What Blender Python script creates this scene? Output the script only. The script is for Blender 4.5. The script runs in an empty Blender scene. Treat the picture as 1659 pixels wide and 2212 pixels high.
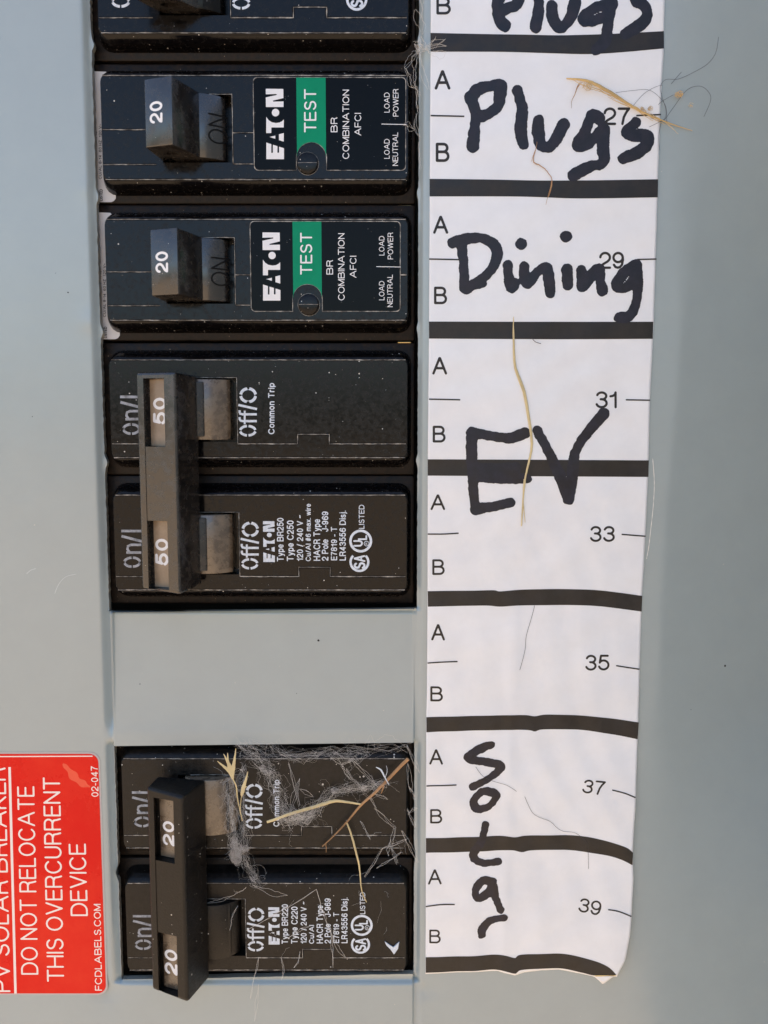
import bpy, bmesh, math, random
from mathutils import Vector, Matrix
random.seed(7)
S = 0.001                                   # everything below is written in millimetres
# ---------------------------------------------------------------- camera, world, sun, exposure
F = 1900.0; TILT = math.atan(F/18874.0); DIST = F*25.4/288
SC = bpy.context.scene
def W(x, y, z): return Vector((x*S, -z*S, y*S))       # panel coordinates (right, up, out) to world
cam = bpy.data.cameras.new('camera'); cam.sensor_fit = 'VERTICAL'; cam.sensor_height = 36
cam.lens = 36*F/2212.0; cam.clip_start = 0.01; cam.clip_end = 400
co = bpy.data.objects.new('camera', cam); SC.collection.objects.link(co)
co.location = W(0, DIST*math.sin(TILT), DIST*math.cos(TILT))
co.rotation_euler = (math.radians(90)-TILT, 0, 0)
SC.camera = co
SUN_EL, SUN_ROT = 48, 14
wd = bpy.data.worlds.new('World'); SC.world = wd; wd.use_nodes = True
nt = wd.node_tree; nt.nodes.clear()
sky = nt.nodes.new('ShaderNodeTexSky'); sky.sky_type = 'NISHITA'; sky.sun_disc = False
sky.sun_elevation = math.radians(SUN_EL); sky.sun_rotation = math.radians(SUN_ROT)
sky.air_density = 1.0; sky.dust_density = 3.0; sky.ozone_density = 1.0
bg = nt.nodes.new('ShaderNodeBackground'); bg.inputs[1].default_value = 0.15
wo = nt.nodes.new('ShaderNodeOutputWorld'); nt.links.new(sky.outputs[0], bg.inputs[0]); nt.links.new(bg.outputs[0], wo.inputs[0])
sl = bpy.data.lights.new('sun', 'SUN'); sl.energy = 5.0; sl.angle = math.radians(0.5); sl.color = (1, .95, .87)
so = bpy.data.objects.new('sun', sl); SC.collection.objects.link(so)
e, r = math.radians(SUN_EL), math.radians(SUN_ROT)
sd = Vector((math.sin(r)*math.cos(e), math.cos(r)*math.cos(e), math.sin(e)))
so.rotation_euler = sd.to_track_quat('Z', 'Y').to_euler()
SC.view_settings.view_transform = 'Standard'; SC.view_settings.look = 'None'
SC.view_settings.exposure = 1.42; SC.view_settings.gamma = 1

def P(u, v, h=0.0):
    """point of the photograph (1659 x 2212 units) to panel mm at height h above the cover"""
    c, s = math.cos(TILT), math.sin(TILT)
    dx, dy = (u-829.5)/F, -(v-1106)/F
    d = (dx, dy*c-s, -dy*s-c)
    t = (h-DIST*c)/d[2]
    return (t*d[0], DIST*s+t*d[1])
def crop(x0, y0, x1, wpx=1659.0):
    k = (x1-x0)/wpx/(3024/1659.0); ox, oy = x0/(3024/1659.0), y0/(3024/1659.0)
    return lambda x, y: (ox+k*x, oy+k*y)
c1 = crop(300, 0, 1750); c4 = crop(400, 2850, 1750); c5 = crop(1600, 0, 3024); c6 = crop(1600, 1200, 3024)
c7 = crop(1600, 2600, 3024); c8 = crop(0, 2800, 800, 1436.0); cT = crop(480, 1400, 1200, 1593.0); cD = crop(920, 1980, 1480)
cL = crop(1000, 320, 1300); cO = crop(920, 1500, 1120); cN = crop(400, 1520, 600, 567.0); cW = crop(800, 2880, 1700)
cH = crop(2200, 250, 2900); cS = crop(350, 450, 520, 836.0); cB = crop(400, 3300, 1000); c27 = crop(340, 250, 920)

# ---------------------------------------------------------------- materials
def mat(name, col, rough=.5, spec=.5, metal=0, bump=(), var=0, dust=None, coat=0, transp=0, film=None):
    """bump: list of (scale per mm, distance mm); dust: (scale, threshold, colour); film: (colour, scale, amount)"""
    m = bpy.data.materials.new(name); m.use_nodes = True; n = m.node_tree; N = n.nodes; L = n.links
    b = N['Principled BSDF']; b.inputs['Roughness'].default_value = rough; b.inputs['Specular IOR Level'].default_value = spec
    b.inputs['Metallic'].default_value = metal; b.inputs['Coat Weight'].default_value = coat; b.inputs['Coat Roughness'].default_value = .12
    tc = N.new('ShaderNodeTexCoord'); mp = N.new('ShaderNodeMapping'); mp.inputs['Scale'].default_value = (1000,)*3
    L.new(tc.outputs['Object'], mp.inputs[0]); V = mp.outputs[0]
    def noise(sc, det=3, rg=.6):
        t = N.new('ShaderNodeTexNoise'); t.inputs['Scale'].default_value = sc; t.inputs['Detail'].default_value = det; t.inputs['Roughness'].default_value = rg
        L.new(V, t.inputs['Vector']); return t.outputs[0]
    def ramp(fac, a, c):
        t = N.new('ShaderNodeMapRange'); t.inputs[1].default_value = a; t.inputs[2].default_value = c; L.new(fac, t.inputs[0]); return t.outputs[0]
    def mix(fac, A, B):
        t = N.new('ShaderNodeMix'); t.data_type = 'RGBA'
        if isinstance(fac, float): t.inputs[0].default_value = fac
        else: L.new(fac, t.inputs[0])
        for i, X in ((6, A), (7, B)):
            if isinstance(X, tuple): t.inputs[i].default_value = (*X, 1)
            else: L.new(X, t.inputs[i])
        return t.outputs[2]
    c = tuple(col)
    if var: c = mix(ramp(noise(.12, 6, .65), .3, .7), tuple(x*(1-var) for x in col), tuple(min(1, x*(1+var)) for x in col))
    if film:
        f = ramp(noise(film[1], 7, .7), .42, .78)
        mm = N.new('ShaderNodeMath'); mm.operation = 'MULTIPLY'; mm.inputs[1].default_value = film[2]; L.new(f, mm.inputs[0])
        c = mix(mm.outputs[0], c, film[0])
        rr = N.new('ShaderNodeMapRange'); rr.inputs[3].default_value = rough; rr.inputs[4].default_value = min(1, rough+.35); L.new(f, rr.inputs[0])
        L.new(rr.outputs[0], b.inputs['Roughness'])
    if dust:
        vo = N.new('ShaderNodeTexVoronoi'); vo.inputs['Scale'].default_value = dust[0]; L.new(V, vo.inputs['Vector'])
        sep = N.new('ShaderNodeSeparateColor'); L.new(vo.outputs['Color'], sep.inputs[0])
        g = N.new('ShaderNodeMath'); g.operation = 'MULTIPLY'; g.inputs[1].default_value = dust[1]; L.new(sep.outputs[0], g.inputs[0])
        p = N.new('ShaderNodeMath'); p.operation = 'POWER'; p.inputs[1].default_value = 6; L.new(sep.outputs[0], p.inputs[0])
        p2 = N.new('ShaderNodeMath'); p2.operation = 'MULTIPLY'; p2.inputs[1].default_value = dust[1]; L.new(p.outputs[0], p2.inputs[0])
        pm = N.new('ShaderNodeMath'); pm.operation = 'MULTIPLY'; L.new(p2.outputs[0], pm.inputs[0]); L.new(ramp(noise(.28, 4), .38, .66), pm.inputs[1])
        lt = N.new('ShaderNodeMath'); lt.operation = 'LESS_THAN'; L.new(vo.outputs['Distance'], lt.inputs[0]); L.new(pm.outputs[0], lt.inputs[1])
        c = mix(lt.outputs[0], c, dust[2])
    if isinstance(c, tuple): b.inputs['Base Color'].default_value = (*c, 1)
    else: L.new(c, b.inputs['Base Color'])
    prev = None
    for sc, dist in bump:
        bn = N.new('ShaderNodeBump'); bn.inputs['Distance'].default_value = dist*S; bn.inputs['Strength'].default_value = 1
        L.new(noise(sc, 3), bn.inputs['Height'])
        if prev: L.new(prev, bn.inputs['Normal'])
        prev = bn.outputs[0]
    if prev: L.new(prev, b.inputs['Normal'])
    if transp:
        tr = N.new('ShaderNodeBsdfTransparent'); ms = N.new('ShaderNodeMixShader'); ms.inputs[0].default_value = 1-transp
        L.new(tr.outputs[0], ms.inputs[1]); L.new(b.outputs[0], ms.inputs[2]); L.new(ms.outputs[0], N['Material Output'].inputs[0])
    return m
DUST = (.42, .38, .33)
M = {}
M['paint'] = mat('grey_enamel', (.335, .388, .390), .24, 1.0, bump=[(.10, .10), (1.6, .007)], var=.025, dust=(.45, .10, (.52, .51, .47)))
M['edge'] = mat('chipped_sheet_edge', (.30, .29, .25), .5, bump=[(1.5, .05)], var=.3)
M['black'] = mat('black_moulded_plastic', (.003, .0026, .003), .11, .27, bump=[(.35, .012), (6, .0012)], dust=(1.6, .30, (.55, .52, .48)), film=((.035, .030, .026), 1.2, .18))
M['shoulder'] = mat('dusty_black_plastic', (.005, .0035, .003), .42, .25, bump=[(3, .01)], dust=(2.2, .26, (.35, .25, .16)), film=((.07, .042, .023), .9, .5))
M['leather'] = mat('textured_black_plastic', (.005, .0042, .0036), .32, .32, bump=[(2.6, .06)], dust=(1.5, .34, (.6, .56, .5)), film=((.045, .034, .025), .9, .4))
M['handle'] = mat('brown_sheen_handle_plastic', (.014, .012, .011), .14, 1.0, bump=[(.3, .012), (5, .0012)], dust=(1.6, .17, (.5, .46, .4)), film=((.075, .058, .042), .45, .28))  # brown film: ground reflection painted into the colour
M['tie'] = mat('brown_sheen_tie_plastic', (.013, .0105, .009), .15, 1.0, bump=[(.3, .012), (5, .002)], dust=(1.6, .17, (.5, .46, .4)), film=((.07, .052, .037), .5, .4))  # film colour carries the brown ground reflection on the tie
M['brown_sheen'] = mat('brown_sheen_plastic', (.085, .06, .04), .2, 1.0, bump=[(.6, .02), (3, .006)], dust=(1.6, .2, (.4, .36, .3)), film=((.27, .20, .13), .35, .9))  # reflected ground painted as brown on lever bases and ends
M['plate'] = mat('tan_sheen_plastic', (.26, .185, .12), .28, .8, bump=[(.6, .02), (3, .006)], dust=(1.6, .2, (.4, .36, .3)), film=((.42, .31, .21), .3, .9))  # tan colour stands in for the plates' brown reflection
M['dimink'] = mat('worn_grey_print', (.36, .38, .42), .5, film=((.06, .055, .05), 1.2, .9))
M['groove'] = mat('dark_groove', (.003, .003, .003), .9, .1)
M['seam'] = mat('dust_filled_seam', (.12, .11, .10), .9, .2, film=((.75, .70, .63), .55, 1.0))
M['dark'] = mat('dark_gap', (.006, .006, .006), .8, .2)
M['ink'] = mat('white_pad_print', (.72, .78, .86), .5, film=((.35, .36, .38), 1.6, .6))
M['stick'] = mat('black_vinyl_sticker', (.002, .002, .002), .14, .12, bump=[(.5, .01)], dust=(1.8, .22, (.6, .58, .55)))
M['white'] = mat('white_sticker_print', (.85, .84, .84), .35)
M['green'] = mat('green_test_band', (.001, .25, .125), .4, .15, bump=[(3.2, .03)], var=.06, dust=(.9, .1, (.5, .6, .5)))
M['paper'] = mat('white_paper_under_tape', (.85, .86, .88), .5, .4, bump=[(.05, .35), (.3, .02), (1.2, .004)], var=.03, coat=.5, film=((.74, .74, .75), .07, .5))
M['print'] = mat('black_printed_bar', (.016, .013, .011), .34, .4, bump=[(.9, .006)], dust=(.5, .14, (.5, .48, .46)), film=((.06, .05, .045), .2, .5))
M['marker'] = mat('black_marker_ink', (.007, .006, .012), .36, .45, bump=[(1.5, .012)], film=((.032, .029, .048), .45, .8))
M['red'] = mat('red_warning_vinyl', (.74, .007, .004), .22, .2, bump=[(.7, .006)], film=((.86, .055, .02), .03, .8))  # orange film: sticker glare put into the vinyl colour
M['redtext'] = mat('pale_sticker_lettering', (.90, .78, .72), .35)
M['streak'] = mat('faded_red_streak', (.86, .10, .05), .3, .3)
M['scuff'] = mat('pale_scuff', (.46, .50, .50), .4)
M['clear'] = mat('sticker_margin', (.50, .44, .43), .3)
M['side'] = mat('white_side_sticker', (.66, .64, .63), .4, var=.05)
M['brass'] = mat('brass_clip', (.75, .52, .2), .3, metal=1)
M['steel'] = mat('enclosure_steel', (.10, .11, .11), .6)
M['straw'] = mat('dry_straw', (.62, .42, .17), .6, var=.35, bump=[(3, .03)])
M['straw2'] = mat('pale_straw', (.66, .53, .28), .6, var=.25, bump=[(3, .03)])
M['twig'] = mat('brown_twig', (.40, .22, .10), .65, var=.4, bump=[(4, .03)])
M['hair'] = mat('dark_hair', (.05, .045, .05), .5)
M['web'] = mat('spider_silk', (.88, .85, .80), .6, transp=.35)
M['fluff'] = mat('grey_fluff', (.62, .58, .54), .9, transp=.45)
M['tape'] = mat('tape_edge_glint', (.80, .78, .72), .15)  # pale line: highlight along the clear tape, given as colour
M['ground'] = mat('dry_ground', (.34, .25, .165), .95, .2)
M['ground'].node_tree.nodes['Mapping'].inputs['Scale'].default_value = (1, 1, 1)

# ---------------------------------------------------------------- geometry helpers
class Geo:
    def __init__(s): s.v = []; s.f = []; s.m = []
    def add(s, vs, fs, mi=0):
        o = len(s.v); s.v += [tuple(p) for p in vs]; s.f += [tuple(i+o for i in f) for f in fs]; s.m += [mi]*len(fs); return s
    def poly(s, pts, z, mi=0):
        """flat polygon (may be concave), facing +z"""
        from mathutils.geometry import tessellate_polygon
        t = tessellate_polygon([[Vector((x, y, 0)) for x, y in pts]])
        fs = []
        for a, b, c in t:
            A, B, C = pts[a], pts[b], pts[c]
            cr = (B[0]-A[0])*(C[1]-A[1])-(B[1]-A[1])*(C[0]-A[0])
            fs.append((a, b, c) if cr > 0 else (a, c, b))
        zf = z if callable(z) else (lambda x, y: z)
        return s.add([(x, y, zf(x, y)) for x, y in pts], fs, mi)
    def slab(s, pts, z0, z1, mi=0):
        """closed prism from outline"""
        ar = sum(pts[i][0]*pts[(i+1) % len(pts)][1]-pts[(i+1) % len(pts)][0]*pts[i][1] for i in range(len(pts)))
        if ar < 0: pts = pts[::-1]
        s.poly(pts, z1, mi); n = len(pts)
        s.add([(x, y, z0) for x, y in pts]+[(x, y, z1) for x, y in pts], [(i, (i+1) % n, (i+1) % n+n, i+n) for i in range(n)], mi); return s
    def box(s, x0, x1, y0, y1, z0, z1, mi=0):
        v = [(x, y, z) for z in (z0, z1) for y in (y0, y1) for x in (x0, x1)]
        return s.add(v, [(0, 2, 3, 1), (4, 5, 7, 6), (0, 1, 5, 4), (2, 6, 7, 3), (0, 4, 6, 2), (1, 3, 7, 5)], mi)
    def tube(s, pts, rad, n=5, mi=0, flat=1.0):
        """pts 3D, rad number or list"""
        pts = [Vector(p) for p in pts]; k = len(pts); vs = []; fs = []
        for i, p in enumerate(pts):
            t = (pts[min(i+1, k-1)]-pts[max(i-1, 0)])
            t = t.normalized() if t.length > 1e-9 else Vector((1, 0, 0))
            a = t.cross(Vector((0, 0, 1))); a = a.normalized() if a.length > 1e-4 else Vector((1, 0, 0)); b = a.cross(t).normalized()
            rr = rad[i] if isinstance(rad, (list, tuple)) else rad
            for j in range(n):
                q = 2*math.pi*j/n; vs.append(p+a*rr*math.cos(q)+b*rr*flat*math.sin(q))
        for i in range(k-1):
            for j in range(n): fs.append((i*n+j, i*n+(j+1) % n, (i+1)*n+(j+1) % n, (i+1)*n+j))
        fs.append(tuple(range(n-1, -1, -1))); fs.append(tuple((k-1)*n+j for j in range(n)))
        return s.add(vs, fs, mi)
ROT = Matrix.Rotation(math.radians(90), 4, 'X')
def mesh_of(name, g, mats, origin=(0, 0, 0), smooth=False):
    me = bpy.data.meshes.new(name)
    me.from_pydata([((x-origin[0])*S, (y-origin[1])*S, (z-origin[2])*S) for x, y, z in g.v], [], g.f)
    for m in mats: me.materials.append(M[m])
    me.polygons.foreach_set('material_index', g.m)
    if smooth: me.polygons.foreach_set('use_smooth', [True]*len(g.f))
    me.update(); return me
def obj(name, g, mats, parent=None, origin=(0, 0, 0), smooth=False, bevel=0, seg=2, weld=False):
    """a mesh in panel mm; with a parent, origin is the parent's origin"""
    if isinstance(mats, str): mats = [mats]
    if parent is not None: origin = parent['o']
    me = mesh_of(name, g, mats, origin, smooth)
    if weld or bevel:
        bm = bmesh.new(); bm.from_mesh(me); bmesh.ops.remove_doubles(bm, verts=bm.verts, dist=1e-7)
        bmesh.ops.recalc_face_normals(bm, faces=bm.faces)
        if bevel:
            ed = [x for x in bm.edges if len(x.link_faces) == 2 and x.calc_face_angle(0) > math.radians(28)]
            bmesh.ops.bevel(bm, geom=ed, offset=bevel*S, segments=seg, profile=.5, affect='EDGES', clamp_overlap=True)
            for fc in bm.faces: fc.smooth = True
            for x in bm.edges:
                x.smooth = not (len(x.link_faces) == 2 and x.calc_face_angle(0) > math.radians(40))
        bm.to_mesh(me); bm.free()
    o = bpy.data.objects.new(name, me); SC.collection.objects.link(o)
    if parent is None:
        o.location = W(*origin); o.rotation_euler = (math.radians(90), 0, 0)
    else: o.parent = parent
    ORG[o.name] = origin
    o['o'] = list(origin)
    return o
ORG = {}
def thing(name, label, cat, origin, group=None):
    o = bpy.data.objects.new(name, None); SC.collection.objects.link(o); o.empty_display_size = .005
    o.location = W(*origin); o.rotation_euler = (math.radians(90), 0, 0); o['o'] = list(origin)
    return tag(o, label, cat, group)
def tag(o, label=None, cat=None, group=None, kind=None):
    if label: o['label'] = label
    if cat: o['category'] = cat
    if group: o['group'] = group
    if kind: o['kind'] = kind
    return o
def boolean(o, cutters):
    """subtract Geo cutters from o"""
    for g in cutters:
        me = mesh_of('cut', g, [], o['o']); c = bpy.data.objects.new('cut', me)
        bm = bmesh.new(); bm.from_mesh(me); bmesh.ops.remove_doubles(bm, verts=bm.verts, dist=1e-7); bmesh.ops.recalc_face_normals(bm, faces=bm.faces); bm.to_mesh(me); bm.free()
        SC.collection.objects.link(c); c.parent = o.parent
        if o.parent is None: c.location = o.location; c.rotation_euler = o.rotation_euler
        md = o.modifiers.new('b', 'BOOLEAN'); md.object = c; md.operation = 'DIFFERENCE'; md.solver = 'EXACT'
        bpy.context.view_layer.update()
        dg = bpy.context.evaluated_depsgraph_get(); nm = bpy.data.meshes.new_from_object(o.evaluated_get(dg))
        o.modifiers.clear(); nm.name = o.data.name; o.data = nm
        bpy.data.objects.remove(c)
def arc_(cx, cy, rx, ry, a0, a1, n=10): return [(cx+rx*math.cos(math.radians(a0+(a1-a0)*i/n)), cy+ry*math.sin(math.radians(a0+(a1-a0)*i/n))) for i in range(n+1)]
GL = {'A': (.92, [[(0, 0), (.44, 1), (.48, 1), (.92, 0)], [(.17, .34), (.75, .34)]]),
      'B': (.80, [[(.0, 0), (.0, 1), (.42, 1)]+arc_(.46, .765, .27, .235, 90, -90)+[(0, .53)], [(.46, .53)]+arc_(.50, .265, .30, .265, 90, -90)+[(0, 0)]]),
      '1': (.36, [[(0, .74), (.12, .76), (.25, .84), (.30, 1), (.30, 0)]]),
      '2': (.60, [arc_(.30, .70, .30, .30, 178, -30, 12)+[(.45, .42), (.2, .26), (.06, .14), (0, 0), (.60, 0)]]),
      '3': (.60, [arc_(.30, .76, .27, .24, 165, -75, 12)+[(.24, .54)], [(.24, .54)]+arc_(.29, .27, .30, .27, 78, -165, 14)]),
      '5': (.60, [[(.55, 1), (.12, 1), (.04, .50)]+arc_(.29, .33, .31, .33, 128, -160, 14)]),
      '7': (.60, [[(0, 1), (.60, 1), (.44, .76), (.30, .45), (.22, 0)]]),
      '9': (.60, [arc_(.29, .69, .29, .31, 0, 360, 18), [(.58, .69), (.59, .52), (.53, .2), (.40, .04), (.26, 0), (.12, .05), (.03, .2)]])}
XH = .74
def bowl(x0, w, y0, y1): return arc_(x0+w/2, (y0+y1)/2, w/2, (y1-y0)/2, 0, 360, 16)
GL.update({
 '0': (.58, [bowl(0, .58, 0, 1)]), '4': (.62, [[(.46, 0), (.46, 1), (0, .27), (.62, .27)]]),
 '6': (.60, [bowl(0, .60, 0, .60), [(.02, .32), (.02, .5), (.08, .8), (.2, .96), (.34, 1), (.48, .95), (.57, .80)]]),
 '8': (.60, [bowl(.02, .56, .53, 1), bowl(0, .60, 0, .53)]),
 'C': (.80, [arc_(.42, .5, .42, .5, 40, 320, 20)]), 'D': (.78, [[(0, 0), (0, 1), (.34, 1)]+arc_(.34, .5, .44, .5, 90, -90, 14)+[(0, 0)]]),
 'E': (.62, [[(.62, 1), (0, 1), (0, 0), (.64, 0)], [(0, .52), (.58, .52)]]), 'F': (.60, [[(.60, 1), (0, 1), (0, 0)], [(0, .50), (.54, .50)]]),
 'H': (.72, [[(0, 0), (0, 1)], [(.72, 0), (.72, 1)], [(0, .52), (.72, .52)]]), 'I': (.0, [[(0, 0), (0, 1)]]),
 'J': (.48, [[(.48, 1), (.48, .28)]+arc_(.24, .26, .24, .26, 0, -180, 8)]), 'K': (.70, [[(0, 0), (0, 1)], [(.66, 1), (0, .36)], [(.24, .58), (.70, 0)]]),
 'L': (.54, [[(0, 1), (0, 0), (.54, 0)]]), 'M': (.82, [[(0, 0), (0, 1), (.41, .05), (.82, 1), (.82, 0)]]), 'N': (.72, [[(0, 0), (0, 1), (.72, 0), (.72, 1)]]),
 'O': (.86, [bowl(0, .86, 0, 1)]), 'P': (.66, [[(0, 0), (0, 1), (.40, 1)]+arc_(.40, .74, .26, .26, 90, -90, 8)+[(0, .48)]]),
 'R': (.72, [[(0, 0), (0, 1), (.44, 1)]+arc_(.44, .75, .25, .25, 90, -90, 8)+[(0, .50)], [(.42, .50), (.62, .42), (.66, .2), (.72, 0)]]),
 'S': (.68, [arc_(.34, .755, .29, .245, 25, 200, 10)+[(.18, .56), (.5, .46)]+arc_(.34, .27, .32, .27, 45, -160, 12)]),
 'T': (.72, [[(0, 1), (.72, 1)], [(.36, 1), (.36, 0)]]), 'U': (.70, [[(0, 1), (0, .35)]+arc_(.35, .33, .35, .33, 180, 360, 10)+[(.70, 1)]]),
 'V': (.74, [[(0, 1), (.37, 0), (.74, 1)]]), 'W': (1.1, [[(0, 1), (.27, 0), (.55, 1), (.83, 0), (1.1, 1)]]), 'Z': (.64, [[(.02, 1), (.64, 1), (0, 0), (.64, 0)]]),
 '/': (.34, [[(0, -.02), (.34, 1.02)]]), '-': (.28, [[(0, .36), (.28, .36)]]), '.': (.01, [[(0, 0), (.01, 0)]]), '~': (.44, [[(0, .44), (.10, .54), (.2, .52), (.30, .46), (.44, .54)]]),
 '#': (.6, [[(.1, 0), (.24, 1)], [(.36, 0), (.5, 1)], [(0, .33), (.56, .33)], [(.05, .66), (.6, .66)]]), ' ': (.14, []),
 'a': (.52, [bowl(0, .50, 0, .42), [(.04, .60), (.14, .72), (.36, .72), (.48, .60), (.48, .1), (.54, 0)]]), 'e': (.54, [[(.02, .36), (.52, .36)]+arc_(.27, .37, .26, .37, 5, 320, 16)]),
 'f': (.3, [[(.1, 0), (.1, .85), (.2, 1), (.3, 1)], [(0, .72), (.28, .72)]]), 'i': (.0, [[(0, 0), (0, .72)], [(0, .96), (0, .99)]]), 'j': (.1, [[(.1, .72), (.1, -.14), (0, -.24)], [(.1, .96), (.1, .99)]]),
 'l': (.0, [[(0, 0), (0, 1)]]), 'm': (.84, [[(0, 0), (0, .72)], [(0, .5), (.1, .68), (.24, .73), (.38, .66), (.42, .5), (.42, 0)], [(.42, .5), (.52, .68), (.66, .73), (.80, .66), (.84, .5), (.84, 0)]]),
 'n': (.48, [[(0, 0), (0, .72)], [(0, .5), (.1, .68), (.26, .73), (.42, .66), (.48, .5), (.48, 0)]]), 'o': (.54, [bowl(0, .54, 0, .73)]),
 'p': (.54, [[(0, .72), (0, -.25)], bowl(0, .54, 0, .73)]), 'r': (.26, [[(0, 0), (0, .72)], [(0, .5), (.1, .68), (.26, .72)]]),
 's': (.46, [arc_(.23, .55, .20, .17, 25, 200, 8)+[(.1, .42), (.36, .32)]+arc_(.23, .19, .22, .19, 45, -160, 8)]), 'u': (.48, [[(0, .72), (0, .25)]+arc_(.24, .22, .24, .22, 180, 360, 8)+[(.48, .72)], [(.48, .2), (.48, 0)]]),
 'w': (.76, [[(0, .72), (.19, 0), (.38, .72), (.57, 0), (.76, .72)]]), 'x': (.5, [[(0, 0), (.5, .72)], [(0, .72), (.5, 0)]]), 'y': (.52, [[(0, .72), (.27, .02)], [(.52, .72), (.24, -.12), (.14, -.24), (.02, -.25)]])})
def blob(strokes_, cell, base, wob=0.0, seed=0, zf=None):
    """strokes_: list of (2D points, width or widths). Returns Geo of the union outline laid on the paper"""
    from mathutils import noise
    segs = []
    for pts, w in strokes_:
        for i in range(len(pts)-1):
            a, b = pts[i], pts[i+1]; wa = w[i] if isinstance(w, list) else w; wb = w[i+1] if isinstance(w, list) else w
            segs.append((a[0], a[1], b[0]-a[0], b[1]-a[1], wa/2, wb/2))
    fld = {}
    for ax, ay, dx, dy, ra, rb in segs:
        m = max(ra, rb)+cell*2.5; L2 = dx*dx+dy*dy+1e-12
        i0 = int(math.floor((min(ax, ax+dx)-m)/cell)); i1 = int(math.ceil((max(ax, ax+dx)+m)/cell)); j0 = int(math.floor((min(ay, ay+dy)-m)/cell)); j1 = int(math.ceil((max(ay, ay+dy)+m)/cell))
        for i in range(i0, i1+1):
            for j in range(j0, j1+1):
                x, y = i*cell-ax, j*cell-ay; t = max(0., min(1., (x*dx+y*dy)/L2)); d = math.hypot(x-t*dx, y-t*dy)-(ra+(rb-ra)*t)
                if d < fld.get((i, j), 9): fld[(i, j)] = d
    if wob:
        for k in fld: fld[k] += wob*noise.noise(Vector((k[0]*cell*1.1+seed*7, k[1]*cell*1.1, 0)))+wob*.5*noise.noise(Vector((k[0]*cell*4, k[1]*cell*4, 3)))
    vid = {}; vs = []; fs = []; zf = zf or zp(base)
    def V_(key, x, y):
        if key not in vid: vid[key] = len(vs); vs.append((x, y, zf(x, y)))
        return vid[key]
    for (i, j), d in fld.items():
        c = [(i, j), (i+1, j), (i+1, j+1), (i, j+1)]
        if any(q not in fld for q in c) or all(fld[q] >= 0 for q in c): continue
        f_ = []
        for a, b in zip(c, c[1:]+c[:1]):
            fa, fb = fld[a], fld[b]
            if fa < 0: f_.append(V_(a, a[0]*cell, a[1]*cell))
            if (fa < 0) != (fb < 0):
                a2, b2 = (a, b) if a < b else (b, a); t = fld[a2]/(fld[a2]-fld[b2])
                f_.append(V_((a2, b2), (a2[0]+(b2[0]-a2[0])*t)*cell, (a2[1]+(b2[1]-a2[1])*t)*cell))
        if len(f_) > 2: fs.append(tuple(f_))
    return Geo().add(vs, fs)
def text(g, body, fr, x0, x1, y0, y1, h, z, up=True, bold=0.0, mi=0, off=(0, 0), quad=None, wt=None):
    """lettering fitted in the photographed box (frame fr, x0..x1, y0..y1); up: reads bottom to top"""
    sw = wt or .125+bold*2.3
    st = []; x = 0
    for ch in body:
        w_, pl = GL[ch]; st += [[(x+p[0], p[1]) for p in q] for q in pl]; x += w_+.15+sw*.85
    a0 = min(p[0] for q in st for p in q)-sw/2; a1 = max(p[0] for q in st for p in q)+sw/2; b0 = min(p[1] for q in st for p in q)-sw/2; b1 = max(p[1] for q in st for p in q)+sw/2
    def T(px, py):
        s, t = (px-a0)/(a1-a0), (py-b0)/(b1-b0)
        if quad:
            bl, br, tr, tl = quad
            X = (bl[0]*(1-s)+br[0]*s)*(1-t)+(tl[0]*(1-s)+tr[0]*s)*t; Y = (bl[1]*(1-s)+br[1]*s)*(1-t)+(tl[1]*(1-s)+tr[1]*s)*t
        elif up: X, Y = x1-t*(x1-x0), y1-s*(y1-y0)
        else: X, Y = x0+s*(x1-x0), y1-t*(y1-y0)
        p = P(*fr(X, Y), h); return (p[0]+off[0], p[1]+off[1])
    A, B = T(0, 0), T(0, 1); A2 = T(1, 0); sy = math.hypot(A[0]-B[0], A[1]-B[1]); sx = math.hypot(A[0]-A2[0], A[1]-A2[1])
    wid = sw*math.sqrt(sx*sy); q = [([T(*p) for p in k], wid) for k in st]
    zf = z if callable(z) else (lambda x, y: z)
    b = blob(q, max(wid/3.2, .045), 0, zf=zf); g.add(b.v, b.f, mi)
def spline(pts, n=6):
    if len(pts) < 3: return [tuple(p) for p in pts]
    P_ = [Vector(p) for p in pts]; out = []
    for i in range(len(P_)-1):
        a, b, c, d = P_[max(i-1, 0)], P_[i], P_[i+1], P_[min(i+2, len(P_)-1)]
        for k in range(n):
            t = k/n
            out.append(tuple(.5*((2*b)+(c-a)*t+(2*a-5*b+4*c-d)*t*t+(-a+3*b-3*c+d)*t**3)))
    out.append(tuple(P_[-1])); return out
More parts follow.
